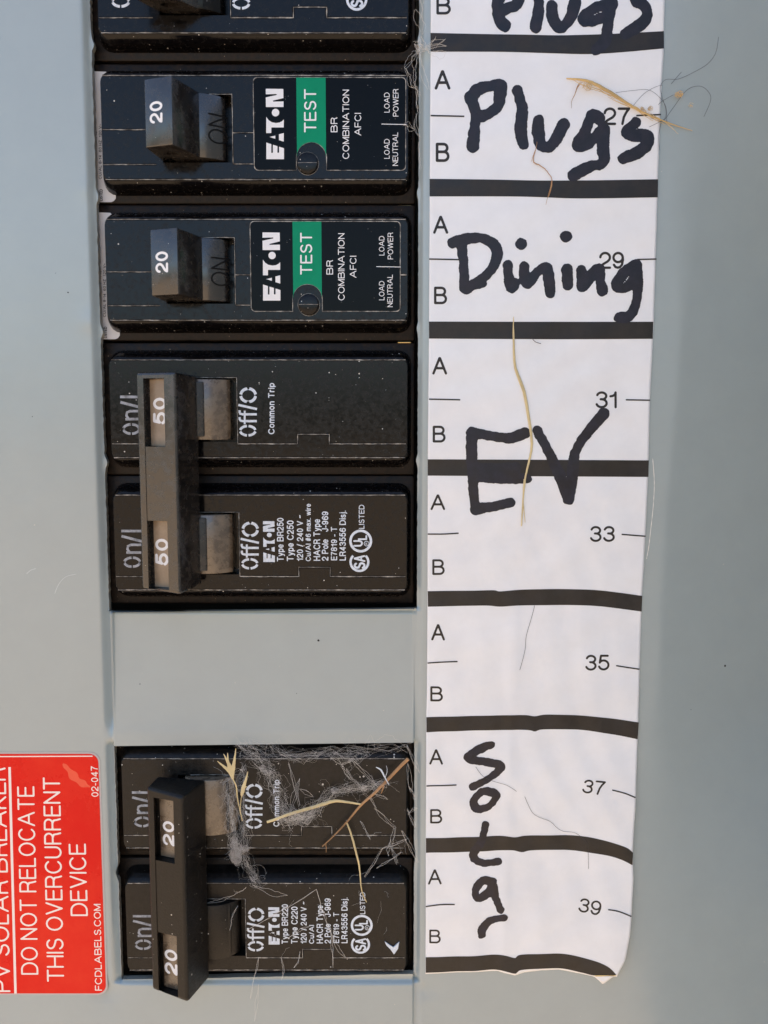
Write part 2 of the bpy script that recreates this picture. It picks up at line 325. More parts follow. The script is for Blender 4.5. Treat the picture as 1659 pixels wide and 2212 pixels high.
def ribbon(g, pts, w, z, mi=0, caps=True, closed=False, jit=0.0):
    """flat stroke of width w (mm, number or list) along 2D pts, facing +z"""
    pts = [Vector(p) for p in pts]; k = len(pts); zf = z if callable(z) else (lambda x, y: z)
    L, R = [], []
    for i, p in enumerate(pts):
        a = pts[(i-1) % k] if closed else pts[max(i-1, 0)]; b = pts[(i+1) % k] if closed else pts[min(i+1, k-1)]
        t = (b-a); t = t.normalized() if t.length > 1e-9 else Vector((1, 0)); nn = Vector((-t.y, t.x))
        ww = (w[i] if isinstance(w, list) else w)*.5*(1+random.uniform(-jit, jit))
        L.append(p+nn*ww); R.append(p-nn*ww)
    vs = [(q.x, q.y, zf(q.x, q.y)) for q in L+R]; rng = k if closed else k-1
    fs = [((i+k), ((i+1) % k)+k, (i+1) % k, i) for i in range(rng)]
    g.add(vs, fs, mi)
    if caps and not closed:
        for c, d in ((0, pts[0]-pts[1]), (-1, pts[-1]-pts[-2])):
            p = pts[c]; a0 = math.atan2(d.y, d.x); rr = (w[c] if isinstance(w, list) else w)*.5
            c_ = [(p.x+rr*math.cos(a0+q), p.y+rr*math.sin(a0+q)) for q in [math.pi*(j/8-.5) for j in range(9)]]
            g.add([(x, y, zf(x, y)) for x, y in c_], [tuple(range(9))], mi)
def rrect(x0, x1, y0, y1, r, n=4):
    out = []
    for cx, cy, a in ((x1-r, y1-r, 0), (x0+r, y1-r, 90), (x0+r, y0+r, 180), (x1-r, y0+r, 270)):
        for i in range(n+1):
            q = math.radians(a+90*i/n); out.append((cx+r*math.cos(q), cy+r*math.sin(q)))
    return out

# ---------------------------------------------------------------- setting: ground, enclosure
g = Geo(); g.add([(-60e3, -1250, -60e3), (60e3, -1250, -60e3), (60e3, -1250, 60e3), (-60e3, -1250, 60e3)], [(0, 3, 2, 1)])
tag(obj('ground', g, 'ground'), kind='structure')
CUT1 = (-53.3, 6.4, -19.2, 118.0); CUT2 = (-52.8, 6.0, -94.6, -45.7)
g = Geo(); X0, X1, Y0, Y1 = -150, 108, -190, 170
g.box(X0, X1, Y0, Y1, -82, -80)
for a in ((X0, X0+1.5, Y0, Y1), (X1-1.5, X1, Y0, Y1)): g.box(*a, -79.9, -4)
for a in ((X0+1.6, X1-1.6, Y0, Y0+1.5), (X0+1.6, X1-1.6, Y1-1.5, Y1)): g.box(*a, -79.9, -4)
tag(obj('breaker_enclosure', g, 'steel'), 'dark steel box behind the grey cover, holding the circuit breakers', 'enclosure')

# the cover's door, swung open at right angles on the right, unseen and inferred; set close in to darken the cover's right side
g = Geo(); g.box(108.6, 110.2, -190, 170, -4, 300); g.box(104, 108.5, -190, -188.4, 3, 300); g.box(104, 108.5, 168.4, 170, 3, 300); g.box(104, 108.5, -188.3, 168.3, 298.4, 300)
tag(obj('unseen_door', g, 'paint'), 'unseen grey steel panel door, added open on the right to darken the cover', 'panel door')

# ---------------------------------------------------------------- the grey cover
def sm(a, b, x): t = max(0., min(1., (x-a)/(b-a))); return t*t*(3-2*t)
def zpanel(x, y):
    xl = -53.2; xr = 6.3; z = 0.0
    # rolled vertical edges along the cutouts
    cutish = 1.0 if (y > -19.2 or -95.5 < y < -45.0) else 0.0
    if x <= xl+.3: z -= 1.25*sm(-1.7, .2, x-xl)*(1 if cutish else max(0, 1-sm(-40, -45, y)) if y > -45 else 0)
    if x >= xr-.3: z -= .95*(1-sm(0, 1.3, x-xr))*(1 if cutish else 0.55)
    # the closed knockout plate between the two openings, pressed in at its upper end
    if xl < x < xr and -45.7 < y < -19.2:
        d = min(x-xl, xr-x); t = max(0., min(1., (-y-19.2)/24.0))
        z -= (1.6*(1-t)**.8)*sm(0.0, .8, d)
    if y < -94.6 and -54 < x < 8: z -= .9*(1-sm(0, 1.3, -94.6-y))*sm(-54, -52.6, x)*(1-sm(6, 7.5, x))
    if -22 < y <= -19.2 and xl < x < xr: z -= .5*(1-sm(0, .9, -19.2-y))
    # bend added right of the paper strip to darken the cover there
    xb = 55.6-2.0*sm(40, -15, y); w_ = .8+3.5*sm(30, 75, y)+5*sm(-30, -70, y)
    def soft(t): return 0 if t < -w_ else (t if t > w_ else (t+w_)**2/(4*w_))
    z -= soft(x-xb)*(.27-.17*sm(40, 90, y)-.19*sm(-35, -85, y))+.0035*max(0, x-xb)**2*.5
    # dimples near the lower corner and the top left edge
    for cx, cy, a, s_ in ((-56.0, -97.2, -.5, 2.6), (-55.0, 35.6, .16, 1.8), (-54.8, 59.8, .13, 1.5), (7.9, -97.0, -.4, 1.6), (7.8, 84, .3, 1.5)):
        z += a*math.exp(-((x-cx)**2+(y-cy)**2)/(s_*s_))
    return z
def lin(a, b, st): n = max(1, round((b-a)/st)); return [a+(b-a)*i/n for i in range(n)]
xs = sorted(set(round(v, 3) for v in lin(-150, -60, 6)+lin(-60, -56, .6)+lin(-56, -53.3, .25)+[-53.3, -53.05]+lin(-52.8, -51.6, .2)+lin(-51.6, 4.8, 2.4)+lin(4.8, 6, .2)+[6.0, 6.2, 6.4]+lin(6.4, 8.4, .25)+lin(8.4, 46, 2.2)+lin(46, 62, .4)+lin(62, 108, 4)+[108]))
ys = sorted(set(round(v, 3) for v in lin(-190, -100, 6)+lin(-100, -94.6, .3)+lin(-94.6, -45.7, .55)+lin(-45.7, -22, .8)+lin(-22, -19.2, .2)+lin(-19.2, 118, .55)+lin(118, 170, 6)+[170]))
bm = bmesh.new(); vm = {}
NUB1 = [85.5, 58.6, 34.0, 9.3]; 
def inhole(x, y):
    return (CUT1[0] < x < CUT1[1] and CUT1[2] < y < CUT1[3]) or (CUT2[0] < x < CUT2[1] and CUT2[2] < y < CUT2[3])
rj = random.Random(3); jl = {}
def vert(i, j):
    if (i, j) in vm: return vm[(i, j)]
    x, y = xs[i], ys[j]; X, Y = x, y; z = zpanel(x, y)
    on1 = CUT1[2] <= y <= CUT1[3]; on2 = CUT2[2] <= y <= CUT2[3]
    if on1 and abs(x-CUT1[0]) < 1e-6: X += rj.uniform(-.07, .07)+sum(.45*math.exp(-((y-n)/.9)**2) for n in NUB1); 
    if on1 and abs(x-CUT1[1]) < 1e-6: X += rj.uniform(-.05, .05)-sum(.3*math.exp(-((y-n-.5)/.8)**2) for n in NUB1)
    if on2 and abs(x-CUT2[0]) < 1e-6: X += rj.uniform(-.06, .06)-.5*math.exp(-((y+72)/1.2)**2)
    if on2 and abs(x-CUT2[1]) < 1e-6: X += rj.uniform(-.05, .05)+.5*math.exp(-((y+69)/1.2)**2)
    if CUT2[0] <= x <= CUT2[1] and abs(y-CUT2[3]) < 1e-6: Y += .012*(x+23)
    if CUT2[0] <= x <= CUT2[1] and abs(y-CUT2[2]) < 1e-6: Y += .035*(x+52)*.6+rj.uniform(-.05, .05)
    if CUT1[0] <= x <= CUT1[1] and abs(y-CUT1[2]) < 1e-6: Y += .012*(x+23)
    vm[(i, j)] = bm.verts.new((X*S, Y*S, z*S)); return vm[(i, j)]
for i in range(len(xs)-1):
    for j in range(len(ys)-1):
        if inhole((xs[i]+xs[i+1])/2, (ys[j]+ys[j+1])/2): continue
        bm.faces.new((vert(i, j), vert(i+1, j), vert(i+1, j+1), vert(i, j+1)))
for f_ in bm.faces: f_.smooth = True
be = [x for x in bm.edges if x.is_boundary]
r_ = bmesh.ops.extrude_edge_only(bm, edges=be)
nv = [x for x in r_['geom'] if isinstance(x, bmesh.types.BMVert)]
for v_ in nv: v_.co.z -= 1.3*S; v_.co.x += rj.uniform(-.04, .04)*S
for f_ in [x for x in r_['geom'] if isinstance(x, bmesh.types.BMFace)]: f_.material_index = 1; f_.smooth = False
for x in be: x.smooth = False
bmesh.ops.recalc_face_normals(bm, faces=bm.faces)
me = bpy.data.meshes.new('cover_sheet'); bm.to_mesh(me); bm.free(); me.materials.append(M['paint']); me.materials.append(M['edge'])
cover = thing('panel_cover', 'grey painted steel cover with two openings cut around the black breakers', 'panel cover', (0, 0, 0))
o = bpy.data.objects.new('cover_sheet', me); SC.collection.objects.link(o); o.parent = cover; o['o'] = [0, 0, 0]
# scratches and specks on the enamel
g = Geo()
for pts in ([(118, 1283), (127, 1262), (142, 1246), (165, 1240)], [(57, 1240), (66, 1232), (78, 1228)]):
    q = [P(*p) for p in pts]; ribbon(g, spline(q, 4), [.05]+[.16]*(len(spline(q, 4))-2)+[.05], .012, 0, caps=False)
for pts in ([(1560, 1520), (1500, 1640)],): pass
obj('scuff', g, 'scuff', cover)
g = Geo()
rs = random.Random(5)
for u, v, r0 in ((147, 632, .13), (687, 1387, .22), (1584, 1451, .2), (1400, 465, .1), (1355, 1698, .12), (300, 1480, .1), (1500, 1540, .07), (70, 900, .08), (120, 590, .06), (640, 1500, .07)):
    x, y = P(u, v); n = 7
    g.slab([(x+r0*rs.uniform(.7, 1.2)*math.cos(k*6.283/n), y+r0*rs.uniform(.7, 1.2)*math.sin(k*6.283/n)) for k in range(n)], zpanel(x, y)-.1, zpanel(x, y)+.06)
tag(obj('dirt_speck', g, 'dark', cover), kind='stuff')

# ---------------------------------------------------------------- breaker building blocks (y relative to pole centre yc)
ZF = 0.30
def pole_body(parent, yc, top='black', xl=-51.4, xr=4.3, half=9.25, low=-57.0, seam=True):
    g = Geo(); loops = []
    prof = [(-3.3, 1.9, 1.5), (-2.9, 1.75, 1.3), (-2.2, 1.55, 1.15), (-1.2, 1.2, .8), (-.4, .7, .45), (.0, .35, .2), (ZF, 0, 0)]
    for z, gy, gx in prof:
        loops.append([(x, y, z) for x, y in rrect(xl-gx*.6, xr+gx*.6, yc-half-gy, yc+half+gy, 1.3+gy*.6, 4)])
    n = len(loops[0]); vs = [p for l in loops for p in l]; fs = []
    for k in range(len(loops)-1):
        for i in range(n): fs.append((k*n+i, k*n+(i+1) % n, (k+1)*n+(i+1) % n, (k+1)*n+i))
    fs.append(tuple((len(loops)-1)*n+i for i in range(n))); fs.append(tuple(range(n-1, -1, -1)))
    g.add(vs, fs, 0)
    b = obj('body', g, [top], parent, weld=True)
    for p in b.data.polygons: p.use_smooth = len(p.vertices) == 4
    # lever slot
    c = Geo().box(-40.4, -27.7, yc-6.15, yc+5.8, -3.0, 5)
    boolean(b, [c])
    for p in b.data.polygons: p.use_smooth = len(p.vertices) == 4 and p.normal.z < .98 and p.area < 4e-5 and p.center.z > -.0028 and not (-.0405 < p.center.x+parent['o'][0]*S < -.0276)
    g = Geo().box(low, 5.9, yc-12.62, yc+12.62, -34, -3.35)
    obj('base_block', g, 'shoulder', parent, bevel=.5)
    return b
GR = []
def frame_ribbon(g, pts, w, z, mi=0, n=3, jit=.45):
    """dusty hairline"""
    out = []
    for a, b in zip(pts[:-1], pts[1:]):
        L = math.hypot(b[0]-a[0], b[1]-a[1]); k = max(1, int(L/.8))
        for i in range(k): out.append((a[0]+(b[0]-a[0])*i/k+random.uniform(-.025, .025), a[1]+(b[1]-a[1])*i/k+random.uniform(-.025, .025)))
    out.append(pts[-1]); ribbon(g, out, w*1.05, z, mi, caps=False, jit=jit)
    GR.append((pts, w*2.6, z-.007))
def seams(parent, yc, kind):
    g = Geo(); z = ZF+.012
    frame_ribbon(g, [(-51.0, yc+9.1), (4.0, yc+9.1)], .13, z)
    frame_ribbon(g, [(-51.0, yc-9.15), (4.0, yc-9.15)], .14, z)
    if kind == 'br':
        yy = yc-6.55
        frame_ribbon(g, [(-51.3, yy), (-41.6, yy)], .12, z)
        frame_ribbon(g, [(-27.6, yc+5.85), (-27.6, yy)], .10, z)
        frame_ribbon(g, [(-27.6, yy), (-16.3, yy), (-16.3, yc-4.75), (-10.3, yc-4.75), (-10.3, yy), (4.1, yy)], .15, z)
        frame_ribbon(g, [(-38, yc+5.85), (-27.6, yc+5.85)], .10, z)
    else:
        frame_ribbon(g, [(-51.3, yc-6.5), (-41.6, yc-6.5)], .12, z)
        frame_ribbon(g, [(-27.6, yc-6.4), (-22.8, yc-6.4)], .12, z)
        frame_ribbon(g, [(-51.3, yc-.35), (-41.6, yc-.35)], .12, z)
        frame_ribbon(g, [(-27.6, yc-.9), (-22.8, yc-.9)], .12, z)
        frame_ribbon(g, [(-27.6, yc+5.85), (-27.6, yc-6.4)], .10, z)
        frame_ribbon(g, [(-38, yc+5.85), (-27.6, yc+5.85)], .10, z)
        frame_ribbon(g, [(4.1, yc-.9), (2.2, yc-.9)], .2, z)
    obj('dusty_seam', g, 'seam', parent)
    g = Geo()
    for k, (pts, w, zz) in enumerate(GR):
        for a, b in zip(pts[:-1], pts[1:]): ribbon(g, [a, b], w, zz+.0004*k, caps=False)
    GR.clear(); obj('seam_groove', g, 'groove', parent)
def rocker(parent, yc, m='handle'):
    """curved base of the lever that shows in its slot"""
    g = Geo(); xc, zc, R = -34.3, -4.4, 6.6; prof = []
    for k in range(15):
        a = math.radians(136-k*7.1); prof.append((xc+R*math.cos(a), zc+R*math.sin(a)))
    prof = [(prof[0][0], -6.5)]+prof+[(prof[-1][0], -6.5)]
    n = len(prof); y0, y1 = yc-5.75, yc+5.45
    g.add([(x, y0, z) for x, z in prof]+[(x, y1, z) for x, z in prof], [(i, i+1, i+1+n, i+n) for i in range(n-1)]+[tuple(range(n-1, -1, -1)), tuple(range(n, 2*n))])
    o = obj('lever_base', g, m, parent, bevel=.12); return o
def prism_y(g, prof0, y0, prof1, y1, mi=0):
    n = len(prof0)
    return g.add([(x, y0, z) for x, z in prof0]+[(x, y1, z) for x, z in prof1], [(i, (i+1) % n, (i+1) % n+n, i+n) for i in range(n)]+[tuple(range(n-1, -1, -1)), tuple(range(n, 2*n))], mi)
def logo(g, box, fr, h, z, off=(0, 0), mi=0):
    """block wordmark; box = x0,x1,y0,y1 in frame fr"""
    def T(x, y):
        X = box[0]+(x-260)/398*(box[1]-box[0]); Y = box[2]+(y-175)/1515*(box[3]-box[2]); p = P(*fr(X, Y), h); return (p[0]+off[0], p[1]+off[1])
    for pl in ([(270, 1690), (660, 1690), (660, 1455), (552, 1422), (552, 1552), (515, 1552), (515, 1410), (415, 1380), (415, 1555), (380, 1555), (380, 1368), (270, 1333)],
               [(342, 1212), (468, 1183), (468, 1252)], [(548, 1155), (655, 1128), (655, 1312), (550, 1282)],
               [(268, 1128), (380, 1128), (380, 1008), (655, 1008), (655, 835), (620, 872), (560, 902), (480, 912), (390, 895), (320, 850), (290, 810), (268, 780)],
               [(473+83*math.cos(k*.3927), 688+83*math.sin(k*.3927)) for k in range(16)],
               [(262, 568), (650, 568), (650, 448), (425, 452), (410, 440), (425, 428), (648, 375), (645, 180), (258, 175), (258, 295), (490, 288), (505, 300), (490, 312), (258, 362)]):
        g.poly([T(x, y) for x, y in pl], z, mi)

# ---------------------------------------------------------------- arc-fault breakers (sticker, green band)
def afci(yc, label, dx, lev):
    t = thing('circuit_breaker', label, 'breaker', (-24, yc, 0), 'single black breakers with a green test band')
    Y27 = 70.4; off = (0, yc-Y27)
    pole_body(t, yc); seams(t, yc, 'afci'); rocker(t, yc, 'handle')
    # lever blade
    ox = lev
    g = Geo(); y1f = P(0, 163, 9.2)[1]-Y27+yc; y0f = P(0, 313, 9.2)[1]-Y27+yc; y1b = yc+5.55; y0b = yc-5.85
    pf = [(P(350, 335, .3)[0], 0.2), (P(312.5, 250, 7.6)[0]+ox, 7.6), (P(372, 250, 9.3)[0]+ox, 9.3), (P(433, 270, 1.8)[0], 1.8), (-33, -.3)]; XL, XR = pf[1][0], pf[2][0]
    prism_y(g, pf, y0b, pf, y1b)
    g2 = Geo(); n = 5; A = []
    for (x, z) in pf:
        k = max(0, min(1, z/9.2)); A.append((x, y0b+(y0f-y0b)*k, z))
    for (x, z) in pf:
        k = max(0, min(1, z/9.2)); A.append((x, y1b+(y1f-y1b)*k, z))
    g2.add(A, [(i, (i+1) % n, (i+1) % n+n, i+n) for i in range(n)]+[tuple(range(n-1, -1, -1)), tuple(range(n, 2*n))])
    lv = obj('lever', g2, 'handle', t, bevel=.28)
    c = Geo(); pr = [(P(370, 333, 4.5)[0]+ox+1.35*math.cos(k*.3927), 4.3+.95*math.sin(k*.3927)) for k in range(16)]
    prism_y(c, pr, yc-12, pr, yc-1); boolean(lv, [c])
    # rating, lying on the tilted front of the blade
    g = Geo(); zs = lambda x, y: 7.6+(x-XL)*(1.7/(XR-XL))+.03
    text(g, '20', c27, 705, 862, 423, 672, 8.4, zs, bold=.035, off=(off[0]+ox, off[1])); n_ = obj('rating', g, 'white', lv)
    # ON moulded in the base
    g = Geo(); zr = lambda x, y: -4.4+math.sqrt(max(0, 6.63**2-(x+34.3)**2))+.03
    text(g, 'ON', c27, 1375, 1570, 560, 895, 1.4, zr, bold=-.01, off=off); obj('moulded_text', g, 'dark', t)
    # sticker with its notch for the test button
    def c(x, y, h=ZF): p = P(*c1(x, y), h); return (p[0]+dx, p[1]+off[1])
    x0, yb = c(803, 768); x1, yt = c(1485, 350); n0, _ = c(992, 700); n1, _ = c(1128, 700); _, na = c(1060, 712)
    rad = (n1-n0)/2; cx = (n0+n1)/2
    out = [q for q in rrect(x0, x1, yb, yt, .75, 4)]
    # order: top right, top left, bottom left, bottom right -> insert notch on the bottom edge
    arc = [(cx-rad*math.cos(k*math.pi/14), na+rad*math.sin(k*math.pi/14)) for k in range(15)]
    pts = out[:15]+[(n0, yb)]+arc+[(n1, yb)]+out[15:]
    st = obj('label_sticker', Geo().slab(pts, ZF+.01, ZF+.10), 'stick', t)
    z = ZF+.112
    g = Geo(); gx0, _ = c(992, 400); gx1, _ = c(1124, 400)
    band = [(gx1, yt-.03), (gx0, yt-.03)]+[(q[0], q[1]+.02) for q in arc if gx0 <= q[0] <= gx1]
    band = [(gx1, yt-.03), (gx0, yt-.03), (gx0, arc[0][1]+.1)]+[(q[0], q[1]+.02) for q in arc[1:-1] if q[0] < gx1-.01]+[(gx1, arc[-1][1]+.3)]
    obj('test_band', Geo().slab(band, z-.01, z+.01), 'green', st)
    g = Geo(); z += .022; o2 = (dx, off[1])
    text(g, 'TEST', c1, 1027, 1082, 402, 598, ZF, z, off=o2, bold=.008); 
    logo(g, (855, 936, 401, 718), c1, ZF, z, off=o2)
    text(g, 'BR', c1, 1147, 1177, 530, 597, ZF, z, off=o2)
    text(g, 'COMBINATION', c1, 1200, 1230, 405, 717, ZF, z, off=o2)
    text(g, 'AFCI', c1, 1254, 1284, 510, 612, ZF, z, off=o2)
    text(g, 'LOAD', c1, 1387, 1412, 418, 508, ZF, z, off=o2); text(g, 'POWER', c1, 1427, 1452, 402, 526, ZF, z, off=o2)
    text(g, 'LOAD', c1, 1387, 1412, 627, 716, ZF, z, off=o2); text(g, 'NEUTRAL', c1, 1425, 1450, 597, 748, ZF, z, off=o2)
    a, b = c(1375, 560), c(1487, 562); ribbon(g, [a, b], .12, z, caps=False)
    obj('printed_text', g, 'white', st)
    g = Geo(); rim = []
    for a_, b_ in zip(pts, pts[1:]+pts[:1]):
        k = max(1, int(math.hypot(b_[0]-a_[0], b_[1]-a_[1])/.9)); rim += [(a_[0]+(b_[0]-a_[0])*i/k, a_[1]+(b_[1]-a_[1])*i/k) for i in range(k)]
    ribbon(g, rim, .13, ZF+.112, closed=True, jit=.5); obj('sticker_rim', g, 'seam', st)
    # the sticker's pale edge line is dust; test button
    bx, by = P(*c1(1043, 737), ZF); by += off[1]; g2 = Geo(); R = 1.92; vs = []; fs = []; nr = 7; ns = 28
    for k in range(nr):
        a = k/(nr-1)*math.radians(75); rr = R*(math.sin(a)/math.sin(math.radians(75))) if k else 0.0
        for j in range(ns): vs.append((bx+rr*math.cos(j*2*math.pi/ns), by+rr*math.sin(j*2*math.pi/ns), ZF+.35+.28*math.cos(a)))
    for j in range(ns): vs.append((bx+R*math.cos(j*2*math.pi/ns), by+R*math.sin(j*2*math.pi/ns), ZF-.3))
    for k in range(nr):
        for j in range(ns): fs.append((k*ns+j, (k+1)*ns+j, (k+1)*ns+(j+1) % ns, k*ns+(j+1) % ns))
    g2.add(vs, fs); bt = obj('test_button', g2, 'black', t, weld=True, smooth=True)
    g = Geo(); ring = [(bx+(R+.12)*math.cos(j*2*math.pi/40), by+(R+.12)*math.sin(j*2*math.pi/40)) for j in range(40)]
    ribbon(g, ring, .08, ZF+.02, closed=True); obj('dusty_ring', g, 'seam', bt)
    g = Geo(); ribbon(g, [(bx-R*.9, by-.0), (bx+R*.9, by-.0)], .07, lambda x, y: ZF+.36+.28*math.cos(math.asin(min(1, abs(x-bx)/R*.966))), caps=False)
    v = g.v; g3 = Geo()
    k = 12; q = [(bx-R*.92+2*R*.92*i/k, by) for i in range(k+1)]
    ribbon(g3, q, .07, lambda x, y: ZF+.365+.28*math.cos(math.asin(min(1, math.hypot(x-bx, y-by)/R*.966))), caps=False); obj('dusty_line', g3, 'seam', bt)
    # white sticker on the end shoulder
    zs = -3.35
    ss = obj('side_sticker', Geo().slab([(-56.8, yc-12.3), (-51.2, yc-12.3), (-50.7, yc-12.1), (-50.3, yc-11.6), (-50.3, yc+9.0), (-50.6, yc+10.2), (-51.4, yc+11.1), (-56.8, yc+11.3)], zs-.02, zs+.08), 'side', t)
    g = Geo()
    text(g, 'CU/AL 8-14  60 HZ  120 V~', cS, 190, 245, 185, 1255, -3.2, zs+.1, bold=.02, off=off)
    text(g, '1 POLE  ISSUE NO. 1046', cS, 95, 155, 330, 1250, -3.2, zs+.1, bold=.02, off=off)
    text(g, 'LISTED', cS, 203, 265, 1450, 1675, -3.2, zs+.1, bold=.05, off=off)
    q = [(P(*cS(120+70*math.cos(a), 1545+95*math.sin(a)), -3.2)[0], P(*cS(120+70*math.cos(a), 1545+95*math.sin(a)), -3.2)[1]+off[1]) for a in [(-1.2+k*.2) for k in range(13)]]
    ribbon(g, q, .28, zs+.1, caps=False)
    obj('printed_text', g, 'dark', ss)
    # brass clip in the gap at the right, below this breaker
    g = Geo().box(2.6, 5.2, yc-13.0, yc-12.76, -6, -3.6)
    obj('brass_clip', g, 'brass', t, bevel=.12)
    return t
afci(70.4, 'black breaker rated 20, second from the top, beside the Plugs row numbered 27', 0.0, 0.0)
afci(45.05, 'black breaker rated 20 with green TEST band, beside the handwritten Dining', -.95, .35)

# ---------------------------------------------------------------- ordinary breakers
def stencil_O(g, fr, cx, cy, rx, ry, w, gx, gy, h, z, off):
    for sx, sy in ((1, 1), (1, -1), (-1, 1), (-1, -1)):
        q = []
        for k in range(11):
            a = math.pi/2*k/10; X = math.cos(a)*(rx-w/2); Y = math.sin(a)*(ry-w/2)
            if X < gx/2 or Y < gy/2: continue
            q.append((cx+sx*X, cy+sy*Y))
        a0 = (cx+sx*(rx-w/2), cy+sy*gy/2); a1 = (cx+sx*gx/2, cy+sy*(ry-w/2)); q = [a0]+q+[a1]
        q = [P(*fr(*p), h) for p in q]; q = [(p[0]+off[0], p[1]+off[1]) for p in q]
        ribbon(g, q, w*WID, z, caps=False)
WID = 0.0
def strokes(g, fr, lst, w, h, z, off, caps=False):
    for i, pts in enumerate(lst):
        q = [P(*fr(*p), h) for p in pts]; q = [(p[0]+off[0], p[1]+off[1]) for p in q]; ribbon(g, q, w, z+.004*(i+1), caps=caps)
def print_off(g, off, z=ZF+.03):
    global WID
    k = .0058
    WID = k; stencil_O(g, cO, 462, 1625, 288, 192, 80, 52, 50, ZF, z, off); stencil_O(g, cO, 475, 467, 288, 262, 92, 70, 52, ZF, z, off)
    strokes(g, cO, [[(757, 1310), (300, 1312), (225, 1295), (198, 1250), (195, 1182)], [(757, 1088), (300, 1090), (215, 1070), (195, 1020), (193, 955)], [(155, 782), (765, 920)]], 75*k, ZF, z, off)
    strokes(g, cO, [[(362, 1415), (362, 972)]], 62*k, ZF, z+.02, off)
def print_on(g, off, z=ZF+.03, m=1.0):
    global WID
    k = .0170; WID = k
    stencil_O(g, cN, 332, 480, 102, 66, 28, 16, 16, ZF, z, off)
    strokes(g, cN, [[(435, 122), (207, 121)], [(440, 240), (210, 180)]], 29*k, ZF, z, off)
    strokes(g, cN, [[(435, 368), (266, 370)], [(435, 280), (320, 280), (285, 295), (278, 330), (300, 362)]], 28*k, ZF, z+.01, off)
def print_spec(g, off, amp, box=True, z=ZF+.03, wire=True):
    B = .03
    logo(g, (343, 480, 213, 690), cD, ZF, z, off)
    t = [('Type BR2'+amp, 505, 600, 175, 682), ('Type C2'+amp, 620, 718, 205, 680), ('120 / 240 V ~', 735, 812, 142, 678),
         ('Cu/Al #6 max. wire' if wire else 'Cu/Al', 838, 902, 10 if wire else 440, 680), ('HACR Type', 930, 1028, 190, 675), ('2 Pole   J-969', 1028, 1105, 100, 675),
         ('E7819 - T', 1135, 1207, 280, 670), ('LR43556 Disj.', 1233, 1325, 90, 672)]
    for s, a, b, c, d in t: text(g, s, cD, a, b, c, d, ZF, z, bold=B, off=off)
    text(g, 'LISTED', cD, 1460, 1525, 22, 302, ZF, z, bold=.015, off=off)
    marks(g, off, z)
def marks(g, off, z):
    def ring(cx, cy, r0, r1, a0=0, a1=360):
        n = 36; q = []
        for k in range(n+1):
            a = math.radians(a0+(a1-a0)*k/n); p = P(*cD(cx+(r0+r1)/2*math.cos(a), cy+(r0+r1)/2*math.sin(a)), ZF); q.append((p[0]+off[0], p[1]+off[1]))
        ribbon(g, q[:-1] if a1-a0 >= 360 else q, (r1-r0)*.0165, z, caps=False, closed=a1-a0 >= 360)
    ring(1482, 445, 105, 134); ring(1550, 475, 24, 31)
    text(g, 'U', cD, 1395, 1508, 435, 510, ZF, z, bold=.05, off=off); text(g, 'L', cD, 1447, 1558, 378, 432, ZF, z+.005, bold=.05, off=off)
    text(g, 'R', cD, 1537, 1563, 464, 487, ZF, z, bold=.01, off=off)
    ring(1467, 690, 90, 117, -45, 225)
    text(g, 'S', cD, 1398, 1540, 694, 768, ZF, z, bold=.05, off=off); text(g, 'A', cD, 1398, 1540, 612, 686, ZF, z, bold=.05, off=off)
